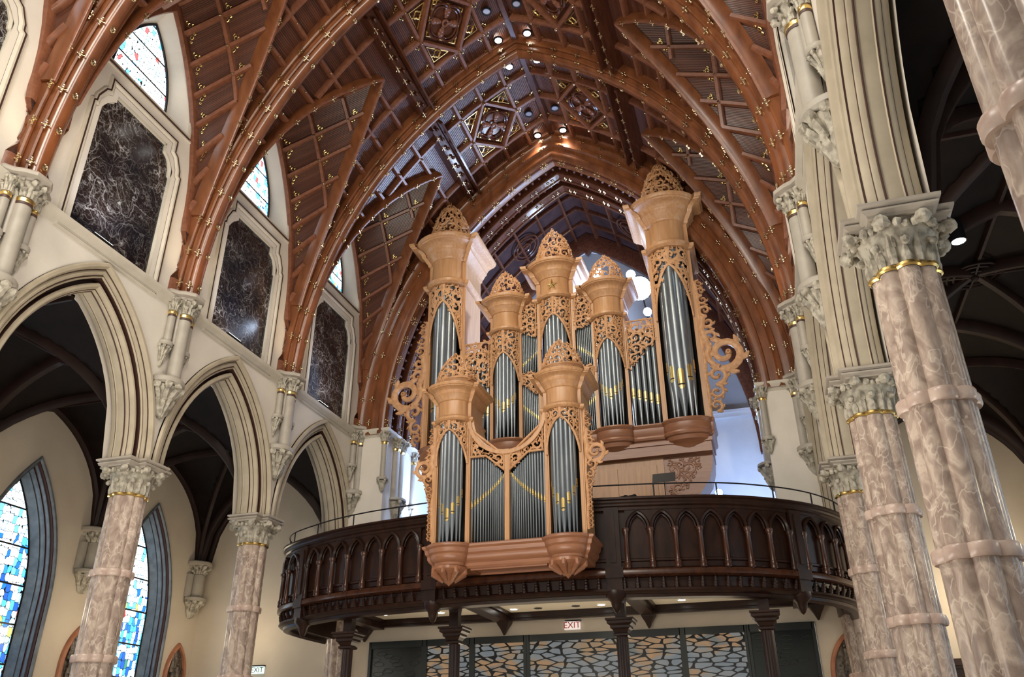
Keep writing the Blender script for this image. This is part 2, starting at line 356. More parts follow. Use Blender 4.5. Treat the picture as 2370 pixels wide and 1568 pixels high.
def tag(o, label, cat, group=None):
    o['label'] = label; o['category'] = cat
    if group: o['group'] = group
    return o
def dup(root, loc, label, mirror=False):
    r = root.copy(); COL.objects.link(r); r.location = loc; r['label'] = label
    if mirror: r.scale = (-1, 1, 1)
    def rec(src, dst):
        for ch in KIDS.get(src.name, []):
            c = ch.copy(); COL.objects.link(c); c.parent = dst; c.matrix_parent_inverse = ch.matrix_parent_inverse; rec(ch, c)
    rec(root, r)
    return r
def struct(name, mb, mats, **k): return mb.build(name, mats, kind='structure', **k)
def lin(a, b, n): return [a+(b-a)*i/(n-1) for i in range(n)]

# ------------------------------------------------------------------ plan
BAY = 4.59
YS = [-0.19+BAY*i for i in range(6)]          # 2: A0 8.99, 3: 13.58, 4: 18.17, 5: 22.76
XC, XW = 7.19, 6.85
Y0, Y1 = -0.19, 23.2
C5, ZS = 5.1, 10.8                            # nave arch centre offset and springing
def hx(r, t, s=1, dz=0):                      # point of the half arch of radius r, t 0..1
    th = t*acos(C5/r); return s*(-C5+r*cos(th)), ZS+r*sin(th)+dz
def pa(w, h, t, rho=0.0):                     # pointed arch, t -1..1 (springing, apex, springing)
    R = (w*w+h*h)/(2*w); c = R-w; r = R-rho
    th = (1-abs(t))*acos(c/r); return (-1 if t < 0 else 1)*(r*cos(th)-c)*(1 if abs(t) > 1e-9 else 0), r*sin(th)
def pah(w, h, y):                             # height of pointed arch at |y|
    R = (w*w+h*h)/(2*w); c = R-w
    return sqrt(max(R*R-(abs(y)+c)**2, 0)) if abs(y) < w else 0.0

SIDE = {-1: 'left', 1: 'right'}
RAD = dict(nave=11.6)
# ------------------------------------------------------------------ floor and nave walls
b = MB(); b.box(-12.6, 12.6, -1, 28.6, -.2, 0); struct('floor', b, FLOORM)
AW, AH, AZ = 2.27, 3.58, 7.12                  # arcade arch
PROF = [(0, -.04), (.03, -.09), (.09, -.09), (.12, -.05), (.13, .0), (.145, .02), (.16, .0), (.20, -.02), (.24, .0), (.25, .04), (.27, .05), (.285, .02), (.31, .05),
        (.315, .30), (.395, .30), (.40, .10), (.43, .055), (.475, .055), (.51, .09), (.52, .14), (.535, .15), (.55, .17), (.55, .22), (.565, .23), (.565, .245), (.55, .26)]
GR = {4, 9, 12, 13, 14, 19, 22, 23}
full = PROF + [(.56, .34)] + [(p, .68-d) for p, d in reversed(PROF)]
TS = lin(-1, 1, 33)
PANW, PANZ0, PANZ1 = 1.15, 11.02, 14.5         # black marble panel
def pan_hw(z): return PANW
PAN = [(-PANW, PANZ0), (PANW, PANZ0), (PANW, 13.75), (PANW-.05, 13.78), (PANW-.07, 14.0), (PANW-.17, 14.2), (PANW-.33, 14.3), (PANW-.33, 14.5)]
PAN = PAN + [(-x, z) for x, z in reversed(PAN[2:])]
GW, GZ, GH = .92, 15.55, 2.15                  # clerestory light
FW, FZ, FH = 1.36, 15.2, 2.85                  # its splayed front outline
def lun(y):                                     # top edge of nave wall under the vault
    y = abs(y)
    if y >= 1.98: return 13.0
    return 13.0+pah(1.98, 5.25, y)
def closed_sweep(mb, pts, prof, mp, mats_i=None, scale_fn=None):
    # pts: closed 2D outline; prof: (outward offset, depth)
    n = len(pts)
    def off(i, d):
        p0, p1, p2 = V(pts[i-1]), V(pts[i]), V(pts[(i+1) % n])
        a = (p1-p0).normalized(); c = (p2-p1).normalized()
        n1 = V((a.y, -a.x)); n2 = V((c.y, -c.x)); k = n1+n2
        if k.length < 1e-6: k = n1
        k = k.normalized(); k /= max(k.dot(n1), .35)
        return V(pts[i])+k*d
    mb.surf(list(range(n)), prof, lambda i, p: mp(*off(i, p[0]), p[1]), cu=True, mf=(lambda i, j: mats_i[j]) if mats_i else None)
for s in (-1, 1):
    w = MB()
    for k in range(0, 5):
        ya, yb = YS[k], YS[k+1]; ym = (ya+yb)/2
        ys = sorted(set([round(v, 4) for v in lin(-BAY/2, BAY/2, 41)]+[-AW, AW, -PANW, PANW, -1.98, 1.98, -FW, FW] + [e+d for e in (-PANW, PANW, -FW, FW, -PANW+.33, PANW-.33) for d in (-1e-3, 1e-3)]))
        for y1_, y2_ in zip(ys[:-1], ys[1:]):
            mid = (y1_+y2_)/2
            def spans(y):
                a0 = AZ+pah(AW, AH, y); top = lun(y)
                if abs(mid) < PANW:
                    ptop = 14.5 if abs(mid) < PANW-.33 else 14.3-max(abs(y)-PANW+.33, 0)**1.6*2.2
                    p0, p1 = PANZ0, max(ptop, 13.7)
                else: p0 = p1 = PANZ0
                if abs(mid) < FW: f0, f1 = FZ, FZ+pah(FW, FH, y)
                else: f0 = f1 = min(FZ, top)
                out = [(a0, p0), (p1, min(f0, top))]
                if f1 < top: out.append((f1, top))
                else: out.append((top, top))
                return out
            for (l1, h1), (l2, h2) in zip(spans(y1_), spans(y2_)):
                if h1-l1 < 1e-4 and h2-l2 < 1e-4: continue
                w.surf([0, 1], [0, 1], lambda u, v: (s*XW, ym+(y2_ if u else y1_), (h2 if v else l2) if u else (h1 if v else l1)))
        # aisle-side face of the arcade wall
        for y1_, y2_ in zip(lin(-BAY/2, BAY/2, 25)[:-1], lin(-BAY/2, BAY/2, 25)[1:]):
            w.surf([y1_, y2_], [0, 1], lambda u, v: (s*(XW+.68), ym+u, (AZ+sqrt(max((3.935-.55)**2-(abs(u)+1.665)**2, 0))) if not v else 11.2))
    w.box(s*(XW+.28)-.25, s*(XW+.28)+.25, Y0-.1, Y0, 0, 13)
    struct('wall_'+SIDE[s], w, PLASTER, smooth=False)
    # string course, running round the crossing pier
    b = MB(); pr = [(0, 10.72), (.03, 10.74), (.05, 10.80), (.12, 10.86), (.15, 10.92), (.15, 10.97), (.10, 11.0), (0, 11.02)]
    path = [(XW, Y0), (XW, 22.15)]
    b.surf(path, pr, lambda q, p: (s*(q[0]-p[0]), q[1], p[1]))
    struct('trim_1', b, STONE_PALE)
# arcade arches, marble panels, windows
WIN = ['farthest', 'middle', 'nearest']
ordw = {4: 'nearest the organ', 3: 'second from the organ', 2: 'third from the organ', 1: 'fourth from the organ', 0: 'fifth from the organ'}
for s in (-1, 1):
    for k in range(0, 5):
        ym = (YS[k]+YS[k+1])/2
        t = thing('arcade_arch', f'cream moulded pointed arch of the {SIDE[s]} arcade, {ordw[k]}', 'arch', (s*XC, ym, AZ), 'arcade arches')
        b = MB(); b.surf(TS, full, lambda u, p: ((lambda q: (s*(XW+p[1]), ym+q[0], AZ+q[1]-(.06 if abs(u) == 1 else 0)))(pa(AW, AH, u, p[0]))),
                         mf=lambda i, j: 1 if (j in GR or (len(full)-2-j) in GR) else 0)
        b.build('moulding', [STONE, GROOVE], t)
        if s == 1 and k > 3: pass
        # black marble panel
        t = thing('marble_panel', f'black white-veined marble panel in cream frame, {SIDE[s]} wall, {ordw[k]}', 'wall panel', (s*XW, ym, PANZ0), 'clerestory marble panels')
        b = MB(); b.prism([(y, z) for y, z in PAN], 0, .04, mp=lambda y, z, d: (s*(XW+.10+d), ym+y, z)); b.build('slab', BLACKMARBLE, t, smooth=False)
        b = MB(); closed_sweep(b, PAN, [(0, .12), (0, .06), (.05, .03), (.09, .05), (.095, .065), (.135, .065), (.14, -.01), (.19, -.05), (.23, -.05), (.235, -.03), (.265, -.03), (.27, -.05), (.30, -.04), (.33, .0)],
                               lambda y, z, d: (s*(XW+d), ym+y, z), [0, 0, 0, 1, 1, 1, 0, 0, 1, 1, 1, 0, 0])
        b.build('frame', [STONE_PALE, GROOVE], t, angle=25)
        # clerestory window
        b = MB(); T = lin(-1, 1, 21)
        g = [pa(GW, GH, u) for u in T]; f = [pa(FW, FH, u) for u in T]
        o = MB()
        loopf = [(-FW, FZ)]+[(y, FZ+z) for y, z in f[1:-1]]+[(FW, FZ)]
        loopg = [(-GW, GZ)]+[(y, GZ+z) for y, z in g[1:-1]]+[(GW, GZ)]
        n = len(loopf)
        for i in range(n):
            j = (i+1) % n; q = len(o.v)
            for (y, z), d in ((loopf[i], 0), (loopf[j], 0), (loopg[j], .42), (loopg[i], .42)): o.v.append((s*(XW+d), ym+y, z))
            o.quad(q, q+1, q+2, q+3)
        wn = struct(f'window_{(0 if s < 0 else 5)+k+1}', o, PLASTER, angle=20)
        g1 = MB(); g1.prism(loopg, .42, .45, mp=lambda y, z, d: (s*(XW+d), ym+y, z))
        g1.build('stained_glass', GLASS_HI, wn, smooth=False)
        b = MB(); closed_sweep(b, loopf[::-1], [(0, .0), (.0, -.03), (.03, -.05), (.07, -.05), (.08, .005), (.11, .005), (.12, -.03), (.15, -.03), (.16, 0)],
                               lambda y, z, d: (s*(XW+d), ym+y, z), [0, 0, 0, 1, 1, 0, 0, 0])
        b.build('window_frame', [STONE_PALE, GROOVE], wn)
        b = MB(); closed_sweep(b, loopg[::-1], [(-.05, .40), (-.04, .36), (0, .36), (.02, .42)], lambda y, z, d: (s*(XW+d), ym+y, z)); b.build('lead_border', IRON, wn)

# ------------------------------------------------------------------ columns
def lobes(d, a, n=8, ph=0.0):
    def r(phi):
        q = (phi-ph+pi/n) % (2*pi/n)-pi/n
        return d*cos(q)+sqrt(max(a*a-(d*sin(q))**2, 0))
    return r
CL = lobes(.235, .125)
PHI = [2*pi*i/64 for i in range(64)]
def lobed(mb, cx, cy, prof, rf, m=0, mf=None, cap=False):
    mb.surf(prof, PHI, lambda p, a: (cx+(rf(a)+p[0])*cos(a), cy+(rf(a)+p[0])*sin(a), p[1]), cv=True, m=m, mf=mf, capu=cap)
def crocket_leaf(mb, c, ang, r0, r1, z0, z1, w, ballr):
    pts, rr = [], []
    for i in range(7):
        t = i/6; r = r0+(r1-r0)*t**2.2; z = z0+(z1-z0)*sin(t*pi*.58)/sin(pi*.58) if t < .9 else z1-.04*(z1-z0)
        pts.append((c[0]+r*cos(ang), c[1]+r*sin(ang), z)); rr.append(w*(1-.35*t)*(.8+.3*sin(t*9)))
    mb.tube(pts, rr, 6)
    mb.ball((c[0]+(r1)*cos(ang), c[1]+r1*sin(ang), z1-ballr*.5), ballr, 9, 6, jit=.14)
def big_capital(t, cx, cy, z0, z1, scale=1.0):
    b = MB(); lobed(b, cx, cy, [(.01, z0-.04), (.035, z0-.02), (.035, z0+.01), (.0, z0+.03)], CL); b.build('necking', GOLD, t)
    b = MB(); H = z1-z0
    b.surf([i/8 for i in range(9)], PHI, lambda u, a: (cx+(CL(a)*(1-u)+.40*u-.02+.12*u**2.5)*cos(a), cy+(CL(a)*(1-u)+.40*u-.02+.12*u**2.5)*sin(a), z0+H*u), cv=True)
    for i in range(8):
        a = 2*pi*i/8; crocket_leaf(b, (cx, cy), a, .35, .43, z0+.02, z0+H*.52, .055, .05)
        a = 2*pi*(i+.5)/8; crocket_leaf(b, (cx, cy), a, .34, .57, z0+.02, z1-.03, .055, .088)
    for i in range(16):
        a = 2*pi*(i+.25)/16; crocket_leaf(b, (cx, cy), a, .36, .47+.06*(i % 2), z0+H*.40, z1-.07, .035, .045)
        b.ball((cx+.50*cos(a+.2), cy+.50*sin(a+.2), z1-.09), .055, 7, 5, jit=.25)
    b.build('carved_capital', CARVE, t)
    X, Y, n = .57, .60, .34
    cross = [(X, -n), (X, n), (n+.06, n), (n+.06, Y), (-n-.06, Y), (-n-.06, n), (-X, n), (-X, -n), (-n-.06, -n), (-n-.06, -Y), (n+.06, -Y), (n+.06, -n)]
    b = MB()
    closed_sweep(b, [(x, y) for x, y in cross], [(-.14, 0), (-.06, 0), (-.05, .03), (.0, .06), (.0, .085), (-.03, .095), (.03, .12), (.035, .155), (0, .175), (-.2, .175)],
                 lambda x, y, d: (cx+x, cy+y, z1-.02+d))
    b.prism([(x*.8, y*.8) for x, y in cross], z1+.15, z1+.156, mp=lambda x, y, z: (cx+x, cy+y, z))
    b.prism([(x*.8, y*.8) for x, y in cross], z1-.03, z1-.02, mp=lambda x, y, z: (cx+x, cy+y, z))
    b.build('abacus', ABACUS, t)
ZN, ZR1, ZR2, ZR3 = 6.44, 4.88, 3.31, 1.75
def column(cx, cy, label):
    t = thing('marble_column', label, 'column', (cx, cy, 0), 'clustered arcade columns')
    zz = [.45, ZR3, ZR2, ZR1, ZN-.04]
    b = MB(); lobed(b, cx, cy, [(0, z) for z in zz], CL); b.build('shaft', MARBLE, t)
    for z in (ZR1, ZR2, ZR3):
        b = MB(); lobed(b, cx, cy, [(.0, z-.075), (.04, z-.075), (.055, z-.05), (.055, z+.04), (.04, z+.065), (0, z+.07)], CL, cap=True); b.build('shaft_ring', RING, t)
    b = MB(); lobed(b, cx, cy, [(.30, 0), (.30, .2), (.2, .24), (.2, .3), (.1, .36), (.1, .42), (0, .47)], CL); b.build('base', MARBLE, t)
    big_capital(t, cx, cy, ZN, 6.98)
    return t
cl = {(-1, 2): 'clustered rose marble column at the far left edge of the nave arcade', (-1, 3): 'clustered rose marble column on the left beside the first aisle window',
      (-1, 4): 'clustered rose marble column on the left, nearest the balcony', (1, 4): 'clustered rose marble column on the right at the balcony end',
      (1, 3): 'clustered rose marble column on the right, second from the balcony', (1, 2): 'large clustered rose marble column on the right with full capital in view',
      (1, 1): 'huge clustered marble column cut off by the right edge of the photo', (-1, 1): 'clustered rose marble column of the left arcade beside the camera'}
proto = None
for (s, k), lb in cl.items():
    if proto is None: proto = column(s*XC, YS[k], lb)
    else: dup(proto, (s*XC, YS[k], 0), lb)
# respond half columns at the end wall
for s in (-1, 1):
    dup(proto, (s*XC, 23.12, 0), f'half-engaged marble column against the end wall behind the balcony, {SIDE[s]} side')

# ------------------------------------------------------------------ wall shafts with capitals and corbels
def carved_corbel(mb, cx, cy, z1, H, r, s, a0=pi/2, a1=3*pi/2):
    mb.lathe([(r*.10, -H), (r*.16, -H*.92), (r*.10, -H*.84), (r*.3, -H*.6), (r*.62, -H*.3), (r*.85, -.02)], cx, cy, 12, cz=z1, a0=a0, a1=a1)
    n = 5
    for i in range(n):
        a = a0+(a1-a0)*(i+.5)/n
        for q, (ra, za, zb, rb) in enumerate([(.95, -.75, -.06, .30), (.55, -.95, -.45, .22)]):
            pts = [(cx+r*(.15+(ra-.15)*tt**1.3)*cos(a), cy+r*(.15+(ra-.15)*tt**1.3)*sin(a), z1+H*(za+(zb-za)*tt)) for tt in (0, .25, .5, .75, 1)]
            mb.tube(pts, [r*.10, r*.2, r*.17, r*.2, r*.13], 5); mb.ball(pts[-1], r*rb*.75, 7, 5, jit=.2)
def half_disc(mb, cx, cy, r, z0, z1, a0, a1, m=0, n=14):
    mb.lathe([(0, 0), (r*.9, 0), (r, (z1-z0)*.25), (r, (z1-z0)*.8), (r*.94, z1-z0), (0, z1-z0)], cx, cy, n, cz=z0, a0=a0, a1=a1, m=m)
def small_cap(b, cx, cy, z0, z1, r):
    b.lathe([(r*.95, 0), (r*1.0, (z1-z0)*.4), (r*1.55, (z1-z0)*1.0)], cx, cy, 14, cz=z0)
    for lvl, n, rr, zz, br in ((0, 7, 1.35, .42, .34), (1, 8, 1.85, .82, .42)):
        for i in range(n):
            a = 2*pi*(i+.5*lvl)/n
            pts = [(cx+r*q*cos(a), cy+r*q*sin(a), z0+(z1-z0)*w_) for q, w_ in ((1.0, .05), (1.1, zz*.6), (rr, zz))]
            b.tube(pts, [r*.3, r*.3, r*.2], 5); b.ball(pts[-1], r*br, 7, 5, jit=.25)
def wall_shaft(s, y, label, x0=6.66):
    t = thing('wall_shaft', label, 'wall shaft', (s*XW, y, 8.1), 'shafts carrying the roof ribs')
    a0, a1 = (pi/2, 3*pi/2) if s > 0 else (-pi/2, pi/2)
    for dy, r, zb, nm, xx in ((0, .15, 9.0, 'main_shaft', x0), (-.30, .085, 9.82, 'side_shaft', x0+.10), (.30, .085, 9.82, 'side_shaft', x0+.10)):
        b = MB(); b.lathe([(r, zb), (r, 10.56)], s*xx, y+dy, 20); b.build(nm, SHAFT, t)
        b = MB(); b.lathe([(r, 10.50), (r*1.12, 10.52), (r*1.12, 10.585), (r, 10.60)], s*xx, y+dy, 20); b.build('gilt_ring', GOLD, t)
        b = MB(); b.lathe([(r*1.01, 10.46), (r*1.08, 10.465), (r*1.08, 10.515), (r, 10.52)], s*xx, y+dy, 20); b.build('painted_band', GROOVE, t)
        b = MB(); small_cap(b, s*xx, y+dy, 10.59, 10.93, r); b.build('carved_capital', CARVE, t)
    for dy in (-.15, .15):
        b = MB(); b.lathe([(.05, 9.82), (.05, 10.7)], s*(x0+.05), y+dy, 10); b.build('filler_shaft', SHAFT, t)
    b = MB(); half_disc(b, s*XW, y, .42, 8.86, 9.02, a0, a1); b.build('corbel_shelf', SHAFT, t)
    b = MB(); carved_corbel(b, s*XW, y, 8.86, .72, .40, s, a0, a1); b.build('carved_corbel', CARVE, t)
    for dy in (-.30, .30):
        b = MB(); half_disc(b, s*(XW-.06), y+dy, .16, 9.74, 9.84, 0, 2*pi); b.build('small_shelf', SHAFT, t)
        b = MB(); carved_corbel(b, s*XW, y+dy, 9.74, .50, .17, s, a0, a1); b.build('small_corbel', CARVE, t)
    # faceted abacus
    pl = [(0, -.55), (.12, -.55), (.22, -.40), (.36, -.32), (.52, -.16), (.52, .16), (.36, .32), (.22, .40), (.12, .55), (0, .55)]
    b = MB()
    for dz, e in ((10.93, .82), (10.99, 1.0), (11.05, 1.0)):
        pass
    ring = [(10.92, .80), (10.96, .84), (10.99, 1.0), (11.05, 1.02), (11.09, .96)]
    b.surf(ring, pl, lambda q, p: (s*(XW-p[0]*q[1]), y+p[1]*q[1], q[0]), capu=True)
    b.build('abacus', ABACUS, t)
    return t
ows = {1: 'fifth from the organ', 2: 'fourth from the organ', 3: 'third from the organ', 4: 'second from the organ', 5: 'nearest the organ, on the crossing pier'}
for s in (-1, 1):
    for k in range(1, 6):
        y = YS[k] if k < 5 else 22.52
        lb = f'grey clustered wall shaft with carved capital, {SIDE[s]} wall, {ows[k]}'
        if k == 1: ws = wall_shaft(s, y, lb); wy = y
        else: dup(ws, (s*XW, y, 8.1), lb)

# ------------------------------------------------------------------ nave roof: boards, coffer grid, ribs, purlins
RS = 12.1
TH_M, TH_P, DTH, TH_N = acos(C5/RS), .8263, .0773, .7683
def Bp(s, th, y, dr=0.0): return V((s*(-C5+(RS+dr)*cos(th)), y, ZS+(RS+dr)*sin(th)))
def Bn(s, th): return V((-s*cos(th), 0, -sin(th)))
def yoff(th):
    x = -C5+RS*cos(th); q = min(max((7.0-x)/(7.0-3.6), 0), 1); return .28+(BAY/2-.28)*q**1.6
def lat(s, ya, q, t, f):         # lateral vault of one bay; q=-1/+1 half, t up the groin, f from wall to groin
    ym = ya+BAY/2; th = t*TH_N
    G = Bp(s, th, ym+q*(BAY/2-yoff(th)))
    z = 10.8+7.45*sin(th)/sin(TH_N)
    hw = 1.98 if z <= 13 else sqrt(max(7.93**2-(z-13)**2, 0))-5.95
    hw = max(hw, 0) if t < 1 else 0
    return V((s*XW, ym+q*hw, z)).lerp(G, f)
def latn(s, ya, q, t, f):
    e = 1e-3; t0 = min(t, 1-2*e); f0 = min(f, 1-2*e)
    a = lat(s, ya, q, t0+e, f0)-lat(s, ya, q, t0, f0); b_ = lat(s, ya, q, t0, f0+e)-lat(s, ya, q, t0, f0)
    n = a.cross(b_).normalized(); P = lat(s, ya, q, t0, f0)
    return n if n.dot(V((0, ya+BAY/2, 12))-P) > 0 else -n
def ornament(mb, P, n, e1, e2, r=.045):      # small gilt scroll in a coffer corner
    for c, rr in (((.10, .10), r), ((.19, .055), r*.6), ((.055, .19), r*.6)):
        ct = P+e1*c[0]+e2*c[1]+n*.05
        mb.tube([ct+e1*(rr*cos(a))+e2*(rr*sin(a)) for a in lin(0, 5.2, 6)], .011, 4, caps=False)
nb = 0
for s in (-1, 1):
    ce = MB(); 
    for k in range(0, 5):
        ya = YS[k]; yb = ya+BAY
        # boards
        ths = lin(TH_N, TH_M, 13)
        ce.surf(ths, [ya, yb], lambda th, y: Bp(s, th, y), uvf=lambda th, y: (y, th*RS))
        ths = lin(0, TH_N, 15)
        ce.surf(ths, [0, 1], lambda th, v: Bp(s, th, ya+v*yoff(th)), uvf=lambda th, v: (ya+v*yoff(th), th*RS))
        ce.surf(ths, [0, 1], lambda th, v: Bp(s, th, yb-v*yoff(th)), uvf=lambda th, v: (yb-v*yoff(th), th*RS))
        for q in (-1, 1):
            ce.surf(lin(0, 1, 17), lin(0, 1, 4), lambda t, f: lat(s, ya, q, t, f), uvf=lambda t, f: (f*3, t*9.3))
        if k < 1: continue
        g = MB(); st = MB(); gl = MB(); det = k >= 2
        # upper grid
        for i in range(1, 4):
            th = TH_P+i*DTH
            segs = [(0, 4)] if i != 2 else [(0, 1), (3, 4)]
            for a, c in segs:
                yy = [ya+BAY*a/4, ya+BAY*c/4]; g.beam([Bp(s, th, y) for y in yy], [Bn(s, th)]*2, .075, .17)
        for j in range(0, 5):
            y = ya+BAY*j/4
            if 0 < j < 4:
                segs = [(TH_P, TH_M)] if j != 2 else [(TH_P, TH_P+DTH), (TH_P+3*DTH, TH_M)]
                for a, c in segs:
                    tt = lin(a, c, 6 if c-a > .1 else 3); g.beam([Bp(s, th, y) for th in tt], [Bn(s, th) for th in tt], .075, .17)
            if 0 < j < 4:
                for i in range(0, 5):
                    if (i, j) == (2, 2): continue
                    st.ball(Bp(s, min(TH_P+i*DTH, TH_M-.004), y, -.20), .04, 6, 4)
        for a in (.15, .25):     # flat moulding beside the transverse ribs
            for yy, sg in ((ya, 1), (yb, -1)):
                tt = lin(TH_P, TH_M, 6); g.beam([Bp(s, th, yy+sg*(a+.1)) for th in tt], [Bn(s, th) for th in tt], .04, .08 if a > .2 else .14)
        # diamond
        dm = [(TH_P+DTH, ya+BAY/2), (TH_P+2*DTH, ya+BAY/4), (TH_P+3*DTH, ya+BAY/2), (TH_P+2*DTH, ya+BAY*3/4)]
        for p, q_ in zip(dm, dm[1:]+dm[:1]):
            tt = lin(0, 1, 4); g.beam([Bp(s, p[0]+(q_[0]-p[0])*u, p[1]+(q_[1]-p[1])*u) for u in tt], [Bn(s, p[0]+(q_[0]-p[0])*u) for u in tt], .075, .21)
            st.ball(Bp(s, p[0], p[1], -.24), .045, 6, 4)
        # lower barrel part
        for i in range(1, 11):
            th = TH_P-i*DTH
            if th < .03: break
            for yy, sg in ((ya, 1), (yb, -1)):
                yo = yoff(th)
                if yo > .5:
                    g.beam([Bp(s, th, yy), Bp(s, th, yy+sg*yo)], [Bn(s, th)]*2, .07, .16)
                    if det: st.ball(Bp(s, th, yy+sg*yo*.55, -.19), .035, 6, 4)
        for fr in (.25,):
            for yy, sg in ((ya, 1), (yb, -1)):
                tt = [th for th in lin(0, TH_P, 24) if yoff(th) >= BAY*fr or th > TH_N]
                if len(tt) > 1: g.beam([Bp(s, th, yy+sg*BAY*fr) for th in tt], [Bn(s, th) for th in tt], .07, .16)
        # lateral grid
        nt_ = 10
        for q in (-1, 1):
            for i in range(2, nt_+1):
                t = i/nt_
                if i == nt_ and q > 0: continue
                ff = lin(0, 1, 4); g.beam([lat(s, ya, q, t, f) for f in ff], [latn(s, ya, q, t, f) if i < nt_ else V((0, 0, -1)) for f in ff], .07, .15)
            for xc in (5.75, 4.70):
                tt = []
                for t in lin(0, .985, 24):
                    xg = abs(Bp(s, t*TH_N, 0).x)
                    if xg < xc: tt.append((t, (XW-xc)/(XW-xg)))
                if len(tt) > 1:
                    g.beam([lat(s, ya, q, t, f) for t, f in tt], [latn(s, ya, q, t, f) for t, f in tt], .07, .15)
            tt = lin(0, .985, 14); g.beam([lat(s, ya, q, t, .02) for t in tt], [latn(s, ya, q, t, .02) for t in tt], .09, .20)
            if det:
                for i in range(2, nt_):
                    t = i/nt_; xg = abs(Bp(s, t*TH_N, 0).x)
                    for xc in (XW-.12, 5.75, 4.70):
                        if xg < xc-.3:
                            f = (XW-xc)/(XW-xg); n = latn(s, ya, q, t, f); P = lat(s, ya, q, t, f)
                            if xc < 6: st.ball(P+n*.19, .04, 6, 4)
                            e1 = (lat(s, ya, q, t, min(f+.1, 1))-P).normalized(); e2 = (lat(s, ya, q, t+.02, f)-P).normalized()
                            ornament(gl, P+e1*.05+e2*.05, n, e1, e2); ornament(gl, P+e1*.05-e2*.05, n, e1, -e2)
        if det:
            for i in range(0, 4):
                for j in range(0, 4):
                    if i in (1, 2) and j in (1, 2): continue
                    for di, dj in ((0, 0), (1, 0), (0, 1), (1, 1)):
                        P = Bp(s, TH_P+(i+di)*DTH, ya+BAY*(j+dj)/4); th = TH_P+(i+di)*DTH
                        e1 = V((0, -1 if dj else 1, 0)); e2 = (Bp(s, th+.01, 0)-Bp(s, th, 0)).normalized()*(-1 if di else 1)
                        ornament(gl, P+e1*(.28 if (j+dj) in (0, 4) else .06)+e2*.06, Bn(s, th), e1, e2, .045)
        nm = f'trim_{2+(k-1)*2+(s > 0)}'
        go = struct(nm, g, BEAMW); st.build('brass_stud_dots', BRASS, go); 
        if gl.v: gl.build('gilt_scrollwork', GOLD, go)
    if s < 0: ce0 = ce
    else:
        off = len(ce0.v); fo = len(ce0.f)
        ce0.v += ce.v; ce0.f += [tuple(i+off for i in f) for f in ce.f]; ce0.m += ce.m
        for k_, u_ in ce.uv.items(): ce0.uv[k_+fo] = u_
ceil_ob = struct('ceiling', ce0, BOARDS, angle=15)
b = MB()
for y0_, y1_ in [(YS[1], YS[5])]:
    P = Bp(1, TH_M, 0); b.beam([V((0, y0_, P.z+.02)), V((0, y1_, P.z+.02))], [V((0, 0, -1))]*2, .13, .26)
tag(b.build('ridge_beam', PURW), 'dark wooden ridge beam along the crown of the nave ceiling', 'beam')

# studs: cross of five brass balls in local XY, normal +Z
sm = MB()
sm.tube([(0, -.09, .012), (0, .09, .012)], .012, 4); sm.tube([(-.065, 0, .012), (.065, 0, .012)], .010, 4)
for x, y, r in ((0, -.085, .026), (0, .085, .026), (0, -.04, .03), (0, .04, .03), (.065, 0, .020), (-.065, 0, .020)): sm.ball((x, y, .02), r, 6, 4)
STUD = None
def mesh_of(mb, name, m):
    o = mb.build(name, m); me = o.data; bpy.data.objects.remove(o); return me
STUD = mesh_of(sm, 'stud_cluster', BRASS)
sm = MB()
sm.tube([(0, -.14, .012), (0, .14, .012)], .012, 4); sm.tube([(-.09, 0, .012), (.09, 0, .012)], .010, 4); sm.tube([(-.07, -.1, .012), (.07, .1, .012)], .010, 4); sm.tube([(.07, -.1, .012), (-.07, .1, .012)], .010, 4)
for x, y, r in ((0, -.13, .03), (0, -.075, .035), (0, .075, .035), (0, .13, .03), (.07, .1, .025), (-.07, .1, .025), (.07, -.1, .025), (-.07, -.1, .025), (.09, 0, .03), (-.09, 0, .03)): sm.ball((x, y, .025), r, 6, 4)
STUD2 = mesh_of(sm, 'stud_rosette', BRASS)
sm = MB(); sm.tube([(.055*cos(a), .055*sin(a), .03) for a in lin(0, 2*pi, 9)], .018, 5, caps=False); sm.ball((0, 0, .01), .03, 6, 4)
RINGB = mesh_of(sm, 'ring_boss', BRASS)
sm = MB(); sm.ball((0, 0, .05), .065, 8, 6)
KNOB = mesh_of(sm, 'wooden_knob', PURW)
def place(name, me, parent, P, n, tan):
    n = V(n).normalized(); tan = V(tan); tan = (tan-n*tan.dot(n)).normalized(); x = tan.cross(n)
    o = bpy.data.objects.new(name, me); COL.objects.link(o)
    m = Matrix((x, tan, n)).transposed().to_4x4(); m.translation = P
    o.parent = parent; o.matrix_parent_inverse = wm(parent).inverted(); o.matrix_basis = m
    KIDS.setdefault(parent.name, []).append(o)
    return o
RIBP = [(RS+.05, -.34), (11.86, -.34), (11.83, -.31), (11.83, -.27), (11.86, -.25), (11.80, -.23), (11.72, -.23), (11.69, -.20), (11.72, -.165), (11.64, -.15), (11.58, -.10), (11.56, -.05)]
RIBP = RIBP+[(r, -y) for r, y in reversed(RIBP)]
def arc_pt(r, t, s, y):
    x, z = hx(r, t, s); return V((x, y, z))
orib = {1: 'nearest the camera', 2: 'second from the camera', 3: 'third from the camera', 4: 'last before the organ arch'}
